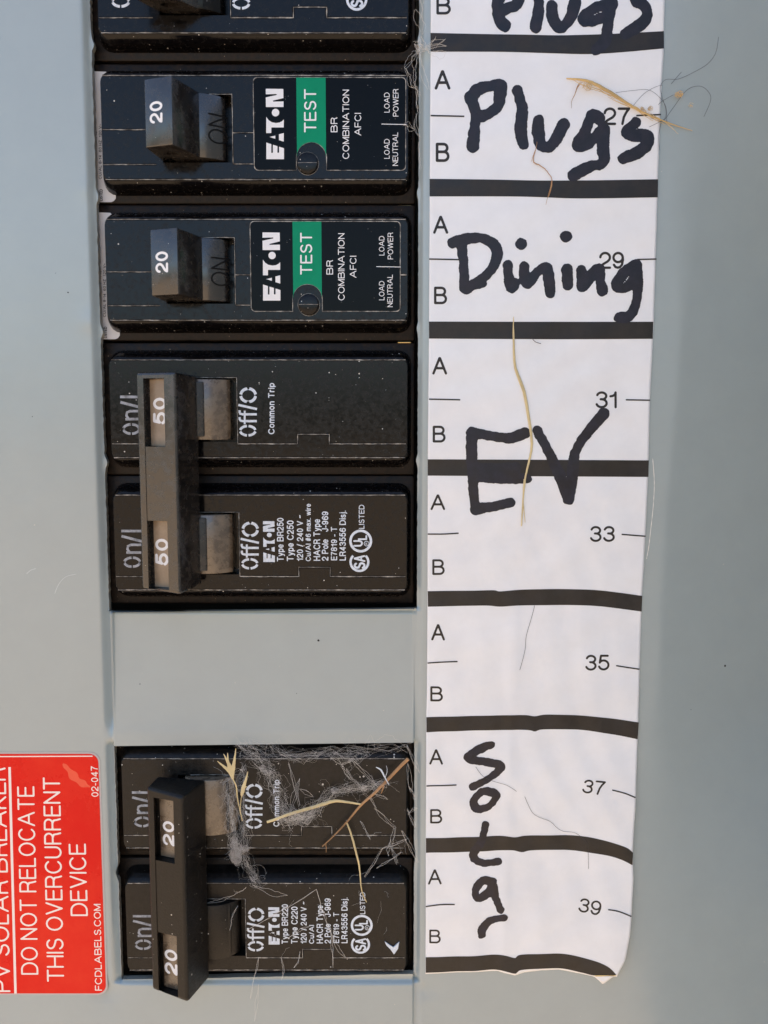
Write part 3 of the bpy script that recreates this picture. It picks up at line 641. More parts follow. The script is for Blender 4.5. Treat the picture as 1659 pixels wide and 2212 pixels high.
def two_pole(name_label, ya, yb, amp, tie, body='black', wire=True):
    t = thing('circuit_breaker', name_label, 'breaker', (-24, (ya+yb)/2, 0), 'two-pole black breakers with a tied handle')
    for yc in (ya, yb):
        bd = pole_body(t, yc, body); seams(t, yc, 'br'); rocker(t, yc, 'brown_sheen' if body == 'black' or yc == ya else 'leather')
        g = Geo(); off = (0, yc-19.5 if yc == ya else yc-19.5)
        print_off(g, off); g0 = Geo(); print_on(g0, (off[0]-(0 if yc == ya else .55), off[1])); obj('worn_print', g0, 'dimink', bd)
        if yc == ya: text(g, 'Common Trip', cO, 1128, 1378, 65, 1740, ZF, ZF+.03, bold=.03, off=off)
        else: print_spec(g, (0, yc-(-5.85)), amp, wire=wire)
        obj('printed_text', g, 'ink', bd)
    # tied handle
    T = tie; off_y = 0
    n = len(T['sec']); A = []
    for k, (x, z) in enumerate(T['sec']): A.append((x, T['y0'][k], z))
    for k, (x, z) in enumerate(T['sec']): A.append((x, T['y1'][k], z))
    g = Geo().add(A, [(i, (i+1) % n, (i+1) % n+n, i+n) for i in range(n)]+[tuple(range(n-1, -1, -1)), tuple(range(n, 2*n))])
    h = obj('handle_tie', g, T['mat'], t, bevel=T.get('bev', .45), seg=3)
    (xa, za), (xb, zb) = T['win']           # left and right of the window on the front slope
    sl = (zb-za)/(xb-xa); dep = T['dep']
    cuts = []
    for (y0, y1) in T['wy']:
        c = Geo(); pr = [(xa, za-dep), (xb, zb-dep), (xb, zb+2), (xa, za+2)]; prism_y(c, pr, y0, pr, y1); cuts.append(c)
    mid = (T['wy'][0][0], T['wy'][1][1])
    c = Geo(); pr = [(xa, za-.12), (xb, zb-.12), (xb, zb+2), (xa, za+2)]; prism_y(c, pr, mid[1]-.02, pr, mid[0]+.02); cuts.append(c)
    boolean(h, cuts)
    for p in h.data.polygons: p.use_smooth = p.area < 3e-6 and p.use_smooth
    for i, (y0, y1) in enumerate(T['wy']):
        g = Geo(); pr = [(xa+.15, za-dep-.3), (xb-.02, zb-dep-.3), (xb-.02, zb-dep+.25), (xa+.75, za-dep+.25+.6*sl*.0), (xa+.75, za-dep-.1)]
        pr = [(xa+.7, za-dep-.2+.7*sl), (xb-.05, zb-dep-.2), (xb-.05, zb-dep+.12), (xa+.7, za-dep+.12+.7*sl)]
        prism_y(g, pr, y0+.12, pr, y1-.12); pl = obj('lever_end', g, 'plate' if body == 'black' else 'brown_sheen', t)
        fr, a, b, c_, d = T['num'][i]
        g = Geo(); zf = lambda x, y: za-dep+.12+(x-xa)*sl+.03
        text(g, amp, fr, a, b, c_, d, (za+zb)/2-dep+.12, zf, bold=.04); obj('rating', g, 'white', pl)
    # lever stems joining the tie to the bases
    for yc in (ya, yb):
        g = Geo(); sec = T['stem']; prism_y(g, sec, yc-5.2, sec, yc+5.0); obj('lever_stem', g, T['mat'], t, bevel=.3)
    return t
def ysec(v_list, hs, u=400): return [P(u, v, h)[1] for v, h in zip(v_list, hs)]
def WN(sec, ua, ub, v):
    (x0, z0), (x1, z1) = sec[1], sec[2]; k = (z1-z0)/(x1-x0); out = []
    for u in (ua, ub):
        x = P(u, v, z0+.5)[0]; x = P(u, v, z0+(x-x0)*k)[0]; out.append((x, z0+(x-x0)*k))
    return tuple(out)
# sec order (x,z): left bottom, front left, front right, (bevel), right bottom
sec50 = [(P(306, 1045, 2.4)[0]+1.5, 2.4), (P(301, 1045, 8.3)[0], 8.3), (P(382, 1045, 10.4)[0], 10.4), (P(389, 1045, 9.6)[0], 9.6), (P(432, 1045, 2.4)[0], 2.4)]
t50 = dict(sec=sec50, y0=[P(0, 1262, 2.4)[1], P(0, 1271, 8.3)[1], P(0, 1284, 10.3)[1], P(0, 1283, 9.6)[1], P(0, 1262, 2.4)[1]],
           y1=[P(0, 806, 2.4)[1], P(0, 805, 8.3)[1], P(0, 803.5, 10.3)[1], P(0, 803.5, 9.6)[1], P(0, 812, 2.4)[1]],
           mat='tie', win=WN(sec50, 315, 359.5, 1045), dep=2.1,
           wy=[(P(0, 965, 9)[1], P(0, 817, 9)[1]), (P(0, 1273, 9)[1], P(0, 1125, 9)[1])],
           num=[(cT, 270, 392, 365, 602), (cT, 288, 410, 1593, 1830)], stem=[(-42, -2), (-42.4, 3.2), (-35.4, 3.4), (-34.2, 2.7), (P(444, 1045, 2.4)[0], 2.42), (P(444, 1045, 2.4)[0], -2)])  # stem lip reaches over the base as its dark shading
two_pole('tall black two-pole breaker rated 50 with glossy handle tie, beside the handwritten EV', 19.5, -5.85, '50', t50)
sec20 = [(P(330, 1930, 2.4)[0]+1.5, 2.2), (P(323, 1930, 7.8)[0], 7.8), (P(399, 1930, 10.6)[0], 10.6), (P(403, 1930, 10.1)[0], 10.1), (P(449, 1930, 2.2)[0], 2.2)]
t20 = dict(sec=sec20, y0=[P(0, 2110, 2.2)[1], P(0, 2137, 7.8)[1], P(0, 2163, 10.6)[1], P(0, 2165, 10.2)[1], P(0, 2112, 2.2)[1]],
           y1=[P(0, 1676, 2.2)[1], P(0, 1700, 7.8)[1], P(0, 1722, 10.6)[1], P(0, 1719, 10.2)[1], P(0, 1684, 2.2)[1]],
           mat='leather', bev=.55, win=WN(sec20, 337, 379.5, 1930), dep=2.0,
           wy=[(P(0, 1862, 9)[1], P(0, 1726, 9)[1]), (P(0, 2148, 9)[1], P(0, 2018, 9)[1])],
           num=[(c4, 295, 355, 468, 588), (c4, 303, 370, 1090, 1212)], stem=[(-42, -2), (-42.4, 3.2), (-37.0, 3.2), (-34.4, 1.5), (-30.4, 1.2), (-30.0, -2)])
two_pole('cobwebbed black two-pole breaker rated 20 in the lowest opening, beside the handwritten Solar', -57.6, -83.2, '20', t20, 'leather', wire=False)
# single breaker cut off by the top of the picture
yt = 96.0
t = thing('circuit_breaker', 'topmost black breaker, cut off by the upper edge, above the second 20 breaker', 'breaker', (-24, yt, 0))
bd = pole_body(t, yt); seams(t, yt, 'br'); rocker(t, yt, 'black')
pf = [(-40.0, .2), (-44.0, 6.8), (-38.8, 9.2), (P(433, 100, 1.8)[0], 1.8), (-33, -.3)]; n = 5
g = Geo().add([(x, yt-5.85+.0*z, z) for x, z in pf]+[(x, yt+5.6, z) for x, z in pf], [(i, (i+1) % n, (i+1) % n+n, i+n) for i in range(n)]+[tuple(range(n-1, -1, -1)), tuple(range(n, 2*n))])
lv = obj('lever', g, 'handle', t, bevel=.28)
c = Geo(); pr = [(-37.8+1.6*math.cos(k*.3927), 3.6+.95*math.sin(k*.3927)) for k in range(16)]; prism_y(c, pr, yt-12, pr, yt-1); boolean(lv, [c])
g = Geo(); print_off(g, (0, yt-19.5)); print_on(g, (0.3, yt-19.5)); marks(g, (-.2, yt+5.85+.3), ZF+.03); obj('printed_text', g, 'ink', bd)

# ---------------------------------------------------------------- paper strip
def zlab(x, y):
    z = .22
    z += .10*math.sin(y*.23+x*.05)*sm(30, -60, y)
    # crease running down near x = 25
    z += .13*math.exp(-((x-25.5-.02*y)/1.3)**2)*sm(-10, -30, y)
    z += .05*math.sin(x*.9+y*.31+2*math.sin(y*.11))*sm(60, -60, y)+.035*math.sin(x*.37-y*.8+1.3*math.sin(x*.2))
    z += .9*sm(34, 48, x)*sm(-20, -95, y)
    z += .25*math.exp(-((x-20)/6)**2)*sm(-85, -94, y)
    return z
def Lp(fr, x, y): return P(*fr(x, y), .3)
left = [(c5, 112, -60), (c5, 111, 230), (c5, 107, 860), (c5, 104, 1500), (c6, 98, 700), (c6, 97, 1300), (c6, 95, 1740), (c7, 91, 300), (c7, 89, 880), (c7, 88, 1438)]
right = [(c5, 1187, -60), (c5, 1181, 230), (c5, 1165, 520), (c5, 1153, 900), (c5, 1135, 1500), (c6, 1118, 440), (c6, 1110, 790), (c6, 1097, 1060), (c6, 1082, 1336), (c6, 1068, 1748), (c7, 1064, 284), (c7, 1050, 620), (c7, 1035, 876), (c7, 1038, 1000), (c7, 1028, 1170), (c7, 1020, 1260), (c7, 1000, 1360), (c7, 962, 1432)]
LL = [Lp(*a) for a in left]; RR = [Lp(*a) for a in right]
def at_y(tab, y):
    for a, b in zip(tab[:-1], tab[1:]):
        if b[1] <= y <= a[1]: k = (a[1]-y)/(a[1]-b[1]); return a[0]+(b[0]-a[0])*k
    return tab[0][0] if y > tab[0][1] else tab[-1][0]
bot = [(88, 1442), (180, 1436), (300, 1430), (420, 1424), (460, 1436), (500, 1446), (540, 1434), (620, 1424), (700, 1421), (800, 1434), (860, 1446), (900, 1480), (945, 1440)]
BB = [Lp(c7, *a) for a in bot]
def bot_y(x):
    for a, b in zip(BB[:-1], BB[1:]):
        if a[0] <= x <= b[0]: return a[1]+(b[1]-a[1])*(x-a[0])/(b[0]-a[0])
    return BB[0][1] if x < BB[0][0] else BB[-1][1]
strip = thing('circuit_directory', 'white paper circuit directory strip with handwritten names, taped right of the breakers', 'label', (8, 0, 0))
NX, NY = 96, 340; g = Geo(); ytop = 98.0; vs = []
for j in range(NY+1):
    for i in range(NX+1):
        s = i/NX; t_ = j/NY
        yb_ = -93.0; y = ytop+(yb_-ytop)*t_
        x = at_y(LL, y)*(1-s)+at_y(RR, y)*s
        if t_ > .97: # ease into the bottom outline
            k = (t_-.97)/.03; ye = bot_y(x); y = (ytop+(yb_-ytop)*.97)*(1-k)+ye*k
        vs.append((x, y, zlab(x, y)))
fs = [(j*(NX+1)+i, (j+1)*(NX+1)+i, (j+1)*(NX+1)+i+1, j*(NX+1)+i+1) for j in range(NY) for i in range(NX)]
o = obj('paper', g.add(vs, fs), 'paper', strip, smooth=True)
md = o.modifiers.new('t', 'SOLIDIFY'); md.thickness = .08*S; md.offset = -1
zp = lambda d: (lambda x, y: zlab(x, y)+d)
def bar(fr, top, botm):
    a = spline([Lp(fr, *p) for p in top], 8); b = spline([Lp(fr, *p) for p in botm], 8)
    def res(l, n=110):
        x0, x1 = l[0][0], l[-1][0]; out = []
        for i in range(n+1):
            x = x0+(x1-x0)*i/n; y = l[-1][1]
            for p, q in zip(l[:-1], l[1:]):
                if p[0] <= x <= q[0] and q[0] > p[0]: y = p[1]+(q[1]-p[1])*(x-p[0])/(q[0]-p[0]); break
            out.append((x, y))
        return out
    a, b = res(a), res(b); n = len(a); g = Geo(); m = 8
    vs = [((a[i][0]*(1-k/m)+b[i][0]*k/m), (a[i][1]*(1-k/m)+b[i][1]*k/m)) for k in range(m+1) for i in range(n)]
    g.add([(x, y, zlab(x, y)+.035) for x, y in vs], [(k*n+i, (k+1)*n+i, (k+1)*n+i+1, k*n+i+1) for k in range(m) for i in range(n-1)])
    obj('printed_bar', g, 'print', strip, smooth=True)
bar(c5, [(111, 150), (500, 158), (800, 160), (1182, 142)], [(111, 237), (480, 238), (850, 247), (1182, 222)])
bar(c5, [(107, 820), (350, 823), (700, 828), (1155, 822)], [(107, 901), (500, 901), (800, 910), (1153, 905)])
bar(c6, [(104, 77), (600, 78), (1133, 78)], [(104, 155), (700, 158), (1131, 156)])
bar(c6, [(98, 709), (600, 711), (1113, 714)], [(98, 784), (600, 787), (1111, 790)])
bar(c6, [(98, 1314), (300, 1312), (400, 1310), (430, 1315), (540, 1307), (750, 1305), (900, 1312), (1083, 1336)], [(99, 1385), (350, 1380), (430, 1385), (520, 1380), (750, 1378), (900, 1385), (1080, 1408)])
bar(c7, [(92, 262), (400, 254), (540, 252), (590, 258), (650, 250), (800, 254), (950, 268), (1065, 284)], [(92, 330), (300, 323), (540, 320), (590, 327), (630, 318), (800, 320), (950, 340), (1060, 361)])
bar(c7, [(90, 818), (300, 812), (440, 806), (500, 813), (560, 806), (780, 804), (900, 822), (1000, 850), (1036, 876)], [(90, 884), (300, 880), (470, 872), (530, 881), (580, 873), (750, 872), (900, 888), (980, 908), (1034, 934)])
bar(c7, [(89, 1364), (300, 1357), (430, 1350), (500, 1367), (530, 1352), (720, 1347), (850, 1370), (920, 1395), (958, 1430)], [(89, 1436), (300, 1425), (420, 1419), (500, 1438), (530, 1422), (700, 1415), (800, 1428), (860, 1440), (945, 1438)])
# marker handwriting: the union of its strokes, contoured on a fine grid
def hand(fr, lst, w, base):
    st = []
    for k, pts in enumerate(lst):
        q = spline([Lp(fr, *p) for p in pts], 6); st.append((q, [w*(.97+.10*math.sin(i*.35+k*2)) for i in range(len(q))]))
    # strokes that touch belong to one written letter: split the word where they do not
    grp = []
    for sx in st:
        hit = [g_ for g_ in grp if any(min(math.hypot(p[0]-q[0], p[1]-q[1]) for p in sx[0] for q in o_[0]) < w*1.02 for o_ in g_)]
        new = [sx]
        for g_ in hit: new += g_; grp.remove(g_)
        grp.append(new)
    for n_, g_ in enumerate(grp): obj('handwritten_letter', blob(g_, .22, base, .16, n_), 'marker', strip)
def printed(sx, quad, fr):
    """quad: bottom left, bottom right, top right, top left of the printed characters"""
    st = []; x = 0; tot = sum(GL[c][0] for c in sx)+.22*(len(sx)-1); bl, br, tr, tl = quad
    hh = math.hypot(tl[0]-bl[0], tl[1]-bl[1]); ww = math.hypot(br[0]-bl[0], br[1]-bl[1]); sw = .135; ix = sw*.5*hh/ww; iy = sw*.5
    for c in sx:
        for pl in GL[c][1]:
            q = []
            for px, py in pl:
                s_ = ix+(1-2*ix)*(x+px)/tot; t = iy+(1-2*iy)*py
                X = (bl[0]*(1-s_)+br[0]*s_)*(1-t)+(tl[0]*(1-s_)+tr[0]*s_)*t; Y = (bl[1]*(1-s_)+br[1]*s_)*(1-t)+(tl[1]*(1-s_)+tr[1]*s_)*t
                q.append(Lp(fr, X, Y))
            st.append((q, sw*hh*.4708*.0885))
        x += GL[c][0]+.22
    obj('printed_letter' if sx in 'AB' else 'printed_number', blob(st, .11, .035), 'print', strip)
for s, fr, a, b, c, d in (('B', c5, 138, 204, -15, 66), ('A', c5, 130, 202, 322, 410), ('B', c5, 135, 198, 655, 742), ('A', c5, 123, 192, 990, 1072), ('B', c5, 127, 187, 1315, 1395),
        ('A', c6, 119, 187, 240, 320), ('B', c6, 121, 180, 555, 632), ('A', c6, 111, 178, 870, 942), ('B', c6, 119, 176, 1168, 1240), ('A', c6, 114, 177, 1465, 1540),
        ('B', c7, 110, 168, 120, 190), ('A', c7, 105, 168, 408, 478), ('B', c7, 109, 165, 683, 750), ('A', c7, 99, 162, 960, 1028), ('B', c7, 105, 158, 1235, 1300),
        ('27', c5, 905, 1027, 493, 573), ('29', c5, 885, 1000, 1155, 1233), ('31', c6, 868, 970, 397, 475), ('33', c6, 842, 957, 1015, 1088), ('35', c6, 820, 932, 1605, 1678)):
    printed(s, [(a, d), (b, d), (b, c), (a, c)], fr)
printed('37', [(803, 606), (903, 618), (915, 553), (815, 543)], c7)
printed('39', [(785, 1150), (885, 1168), (897, 1100), (797, 1086)], c7)
for fr, pts in ((c5, [(111, 530), (266, 533)]), (c5, [(1055, 530), (1168, 525)]), (c5, [(105, 1188), (255, 1191)]), (c5, [(1060, 1190), (1148, 1188)]), (c6, [(104, 433), (247, 436)]), (c6, [(1007, 436), (1118, 438)]),
        (c6, [(98, 1052), (170, 1052), (240, 1048)]), (c6, [(987, 1053), (1097, 1062)]), (c6, [(97, 1644), (170, 1639), (235, 1637)]), (c6, [(962, 1655), (1069, 1672)]), (c7, [(92, 577), (230, 572)]), (c7, [(942, 592), (1000, 606), (1048, 625)]),
        (c7, [(89, 1129), (150, 1121), (222, 1120)]), (c7, [(922, 1135), (970, 1143), (1027, 1165)])):
    q = [Lp(fr, *p) for p in pts]
    if len(q) == 2: q = [q[0], ((q[0][0]*2+q[1][0])/3, (q[0][1]*2+q[1][1])/3), ((q[0][0]+q[1][0]*2)/3, (q[0][1]+q[1][1]*2)/3), q[1]]
    g = Geo(); ribbon(g, spline(q, 8), .26, zp(.06), caps=False); obj('printed_line', g, 'print', strip)
def dotp(x, y, r=3): return [(x-r, y), (x, y), (x+r, y)]
hand(c5, [[(470, -60), (430, -20), (415, 40), (425, 85), (452, 118)], [(420, 60), (470, 35), (505, 20), (520, -30)], [(600, -60), (608, 30), (594, 122)],
          [(668, 25), (672, 80), (705, 128), (748, 90), (775, 10)], [(945, 20), (880, 30), (830, 60), (815, 90), (870, 92), (935, 60)], [(940, 20), (925, 120), (910, 190), (870, 228)],
          [(1045, -30), (1055, 0), (1090, 25), (1105, 70), (1070, 115), (1005, 155)]], 2.1, .05)
hand(c5, [[(292, 455), (330, 410), (395, 392), (434, 390), (428, 440), (418, 490), (350, 535)], [(295, 445), (318, 520), (312, 600), (305, 672)], [(508, 415), (532, 500), (524, 590), (538, 662)],
          [(606, 552), (606, 610), (620, 668), (665, 668), (722, 572)], [(885, 545), (850, 528), (822, 600), (788, 665), (840, 655), (905, 590), (902, 670), (902, 745), (840, 765), (768, 802)],
          [(1052, 562), (1010, 605), (1050, 620), (1108, 622), (1108, 660), (1060, 700), (994, 726)]], 2.15, .05)
hand(c5, [[(212, 1115), (260, 1098), (340, 1092), (400, 1120), (416, 1175), (380, 1250), (300, 1310), (275, 1325)], [(250, 1110), (262, 1200), (266, 1318)], [(300, 1312), (348, 1298)], dotp(527, 1119), dotp(735, 1085),
          [(465, 1215), (470, 1270), (482, 1318), (498, 1298)], [(540, 1222), (552, 1298), (600, 1250), (642, 1225), (655, 1290), (660, 1345)], [(737, 1236), (742, 1305)],
          [(803, 1240), (806, 1318), (850, 1262), (888, 1232), (890, 1290), (900, 1332)], [(1050, 1212), (1000, 1250), (962, 1312), (1010, 1318), (1058, 1262)], [(1055, 1215), (1062, 1320), (1052, 1400), (1020, 1450), (975, 1456)]], 2.0, .05)
hand(c6, [[(300, 583), (300, 700), (308, 850), (318, 938)], [(300, 587), (380, 600), (470, 612), (545, 588)], [(320, 745), (430, 750), (500, 748)], [(310, 785), (430, 795), (555, 797)], [(318, 938), (400, 925), (478, 908)],
          [(600, 577), (660, 690), (715, 810), (742, 895)], [(748, 895), (762, 780), (772, 690), (812, 612), (905, 500)]], 2.05, .055)
hand(c7, [[(388, 388), (330, 412), (278, 448), (340, 462), (432, 482), (395, 530), (305, 580)], [(395, 605), (350, 600), (310, 645), (325, 683), (375, 672), (412, 625), (398, 605)], [(363, 755), (345, 830), (306, 895), (345, 930), (422, 925)],
          [(398, 1015), (350, 1012), (316, 1060), (332, 1092), (380, 1062), (398, 1015)], [(396, 1020), (410, 1090), (432, 1142)], [(448, 1178), (390, 1192), (352, 1228), (345, 1262)]], 1.65, .05)
# folded yellowed corner and painted highlight of the tape edge
g = Geo(); q = [Lp(c7, 860, 1438), Lp(c7, 958, 1432), Lp(c7, 900, 1480)]
g.add([(*q[0], zlab(*q[0])+.1), (*q[1], zlab(*q[1])+.1), (*q[2], .25)], [(0, 2, 1)]); obj('folded_corner', g, 'straw2', strip)
g = Geo()
for pts in ([(1130, 705), (1137, 800), (1136, 870), (1130, 950), (1120, 1040), (1112, 1110), (1102, 1165)],):
    ribbon(g, spline([P(*c6(*p), .05) for p in pts], 5), [.05+.1*abs(math.sin(i*1.3)) for i in range(31)], .06, caps=False)
obj('tape_edge_glint', g, 'tape', strip)

# ---------------------------------------------------------------- red sticker
def R(x, y): return P(*c8(x, y), .1)
xr0 = R(708, 1000)[0]; xr1 = xr0+.0
tl = R(-260, 300); tr = R(708, 303); br = R(735, 1995)
x0, x1, y0, y1 = -84.0, (tr[0]+br[0])/2, br[1], tr[1]
stk = thing('warning_sticker', 'red warning sticker reading do not relocate this overcurrent device, lower left', 'sticker', ((x0+x1)/2, (y0+y1)/2, 0))
obj('clear_margin', Geo().slab(rrect(x0-.35, x1+.35, y0-.35, y1+.35, 2.0, 6), .02, .07), 'clear', stk)
bs = obj('red_face', Geo().slab(rrect(x0, x1, y0, y1, 1.75, 6), .0725, .12), 'red', stk)
g = Geo(); z = .135
def rt(s, ax, ay, bx, by, cap, bold=-.004):
    """baseline from (ax,ay) bottom to (bx,by) top in crop coordinates, caps towards the left by cap"""
    text(g, s, c8, 0, 0, 0, 0, .1, z, bold=bold, quad=[(ax, ay), (bx, by), (bx-cap, by+0), (ax-cap, ay+0)])
rt('PV SOLAR BREAKER', 75, 1985, 40, 398, 118)
rt('DO NOT RELOCATE', 272, 1862, 243, 530, 122)
rt('THIS OVERCURRENT', 455, 1912, 425, 468, 122)
rt('DEVICE', 622, 1448, 607, 935, 122)
rt('02-047', 697, 605, 692, 388, 50, .01)
rt('FCDLABELS.COM', 722, 1975, 712, 1362, 50, .01)
ribbon(g, [R(110, 1995), R(68, 395)], .5, z, caps=False)
ribbon(g, [R(-200, 322), R(655, 318)], .22, z, caps=False)
obj('printed_text', g, 'redtext', bs)
g = Geo(); q = spline([R(445, 372), R(490, 420), R(540, 480), R(600, 520), R(640, 535)], 5); n = len(q)
ribbon(g, q, [.1+1.9*math.sin(math.pi*min(1, (i+1)/n))*(.75+.25*math.sin(i)) for i in range(n)], .1275, caps=False); obj('faded_streak', g, 'streak', bs)

# ---------------------------------------------------------------- dry grass, hairs and webs
def path(fr, pts, h): return [(*P(*fr(p[0], p[1]), (p[2] if len(p) > 2 else h)), (p[2] if len(p) > 2 else h)) for p in pts]
def stalk(g, pts, w0, w1, w2, n=8, flat=.5, sides=6, mi=0, wob=.02):
    q = spline(pts, n); k = len(q); rr = random.Random(k)
    rad = [.5*((w0+(w1-w0)*min(1, i/(k*.35))) if i < k*.35 else w1+(w2-w1)*(i-k*.35)/(k*.65)) for i in range(k)]
    q = [(x+rr.uniform(-wob, wob), y+rr.uniform(-wob, wob), z) for x, y, z in q]
    g.tube(q, rad, sides, mi, flat)
def curl(g, c, r, n, rad, rng, length=14, mi=0, flatz=.5):
    for _ in range(n):
        p = Vector((c[0]+rng.gauss(0, r*.35), c[1]+rng.gauss(0, r*.35), c[2]+abs(rng.gauss(0, r*.3))))
        a = rng.uniform(0, 6.28); da = rng.uniform(-.6, .6); q = []
        for k in range(length):
            q.append(tuple(p)); a += da+rng.gauss(0, .6); p = p+Vector((math.cos(a), math.sin(a), rng.gauss(0, .25)*flatz))*r*.22
            d = p-Vector(c)
            if d.length > r: p = Vector(c)+d*.85
        g.tube(q, rad, 3, mi)
g = Geo(); rg = random.Random(11)
stalk(g, path(c5, [(735, 360, .45), (790, 364, .6), (850, 378, .65), (950, 432, .65), (1040, 490, .6), (1130, 535, .5), (1220, 570, .35), (1312, 600, .2)], .7), .2, .62, .08, wob=.04)
for k in range(7): stalk(g, path(c5, [(760+60*k+rg.uniform(-20, 20), 362+26*k+rg.uniform(-8, 8), 1.1), (830+60*k, 392+30*k+rg.uniform(-10, 10), 1.2), (900+58*k, 425+32*k+rg.uniform(-14, 14), .9)], 1), .04, .16, .03, wob=.05)
for k in range(3): stalk(g, path(cH, [(200+10*k, 175, .8), (175, 210+8*k, 1.2), (150, 290, 1.2), (122, 350, 1), (120, 418, .8)][0:5], .8), .06, .14, .04, mi=1)
curl(g, (*P(*cH(265, 215), .8), .8), .8, 12, .035, rg, mi=0)
for c_, r_, n_ in (((775, 425), .4, 7), ((805, 440), .35, 5), ((855, 425), .5, 8), ((1105, 295), .55, 9), ((1135, 280), .5, 8), ((1150, 300), .35, 6), ((1235, 390), .45, 4)): curl(g, (*P(*cH(*c_), .6), .6), r_, n_, .03, rg, mi=0)
tag(obj('dry_grass_stalk', g, ['straw', 'twig']), 'orange dry grass stalk with fluffy tufts crossing the number 27', 'dry grass')
g = Geo()
for pts in ([(1432, 170), (1420, 240), (1385, 290), (1330, 325), (1250, 362), (1190, 365), (1165, 400), (1175, 450), (1190, 500), (1188, 540), (1160, 560), (1115, 582)],
            [(1120, 540), (1175, 555), (1220, 500), (1285, 415), (1345, 395), (1385, 420), (1396, 460), (1365, 535)], [(960, 425), (1040, 415), (1110, 412), (1160, 445), (1190, 490), (1195, 560)],
            [(1040, 485), (1090, 430), (1140, 400), (1175, 390)], [(1215, 385), (1240, 355), (1262, 330)], [(1155, 480), (1180, 460), (1225, 435)], [(1170, 560), (1158, 620), (1160, 690)]):
    g.tube(spline(path(c5, pts, .6), 6), .032, 4)
tag(obj('hair_tangle', g, 'hair'), 'tangle of thin dark hairs around the grass stalk beside the number 27', 'hair')
g = Geo()
stalk(g, path(c5, [(600, 650), (592, 690), (583, 740), (612, 758), (640, 780), (668, 825), (655, 880), (640, 938)], .6), .06, .2, .05, wob=.03)
stalk(g, path(c5, [(590, 690), (580, 720), (572, 742)], .6), .05, .1, .03); stalk(g, path(c5, [(668, 825), (664, 860), (652, 905)], .6), .15, .3, .04)
tag(obj('thin_twig', g, 'twig'), 'thin kinked brown twig hanging below the u of the Plugs row', 'twig')
g = Geo()
stalk(g, path(c6, [(492, 55), (491, 100), (492, 150), (497, 270), (518, 340), (540, 400), (560, 510), (573, 600), (574, 660), (560, 730), (545, 800), (535, 900), (528, 1015)], .42), .1, .62, .22, n=7, flat=.35)
stalk(g, path(c6, [(540, 800), (536, 900), (545, 1000)], .46), .2, .25, .06)
stalk(g, path(c6, [(500, 290), (530, 380), (552, 460)], .5), .15, .3, .1)
tag(obj('straw_blade', g, 'straw2'), 'long pale straw lying down the paper through the handwritten EV', 'dry grass')
def hair_obj(fr, pts, r_, label):
    g = Geo(); g.tube(spline([(x, y, zlab(x, y)+.14) for x, y, _ in path(fr, pts, .4)], 5), r_, 4)
    tag(obj('fine_hair', g, 'hair'), label, 'hair')
hair_obj(c7, [(543, 625), (560, 665), (580, 700), (610, 720), (660, 740), (690, 768), (720, 785), (770, 790), (805, 812), (830, 840), (833, 880), (835, 955)], .032, 'fine crooked hair crossing the paper below the number 37')
hair_obj(c7, [(318, 488), (350, 530), (400, 555), (460, 572), (505, 600)], .032, 'fine hair trailing right from the letter S of Solar')
hair_obj(c6, [(590, 1375), (584, 1400), (570, 1450), (550, 1520), (545, 1580), (530, 1640), (520, 1675)], .035, 'fine vertical hair on the paper left of the number 35')
hair_obj(c6, [(575, 152), (592, 170), (618, 178)], .05, 'short dark hair under the bar below Dining')
# twig, seed head and webs in the lowest opening
g = Geo()
stalk(g, path(cW, [(1488, 200, 3.2), (1440, 245, 3.0), (1340, 350, 2.6), (1240, 450, 2.3), (1150, 530, 2.2), (1090, 600, 2.0), (1040, 660, 1.7), (960, 745, 1.4), (865, 835, 1.0)], 2), .75, .55, .22, flat=.9)
stalk(g, path(cW, [(1150, 530), (1060, 515), (960, 505), (880, 525), (800, 550), (700, 578), (620, 602), (540, 632), (462, 658)], 2.2), .3, .7, .5, flat=.5, mi=1)
stalk(g, path(cW, [(1040, 660, 1.7), (1065, 720, 1.8), (1090, 800, 1.9), (1105, 860, 1.9), (1130, 960, 1.6), (1140, 1050, 1.4), (1150, 1150, 1.2), (1185, 1240, .9)], 2), .3, .42, .15, mi=1)
stalk(g, path(cW, [(890, 815, 1.2), (893, 850, 1.0), (892, 880, .9)], 2), .15, .15, .06); stalk(g, path(cW, [(1310, 395, 2.2), (1300, 430, 2), (1290, 452, 1.8)], 2), .25, .2, .06)
tag(obj('forked_twig', g, ['twig', 'straw2']), 'forked brown twig lying across the cobwebbed lowest breaker', 'twig')
g = Geo()
for a in ([(215, 348), (190, 290), (145, 250), (102, 215)], [(215, 348), (200, 270), (172, 210), (148, 162)], [(215, 348), (195, 280), (180, 215), (178, 155)], [(215, 348), (218, 270), (228, 200), (238, 122)], [(280, 470), (288, 420), (310, 350), (325, 290)], [(278, 470), (285, 440), (300, 405), (318, 402)]):
    stalk(g, path(cW, a, 4), .3, .75, .03, flat=.25)
stalk(g, path(cW, [(215, 345, 4), (240, 400, 3.6), (248, 480, 3.2), (265, 560, 3), (285, 650, 2.8)], 4), .2, .28, .15)
stalk(g, path(cW, [(278, 465, 4), (272, 520, 3.6), (268, 600, 3.2)], 4), .12, .15, .08)
tag(obj('grass_seed_head', g, 'straw2'), 'pale split grass seed head caught in the cobweb above Off on the lowest breaker', 'dry grass')
rw = random.Random(21); g = Geo()
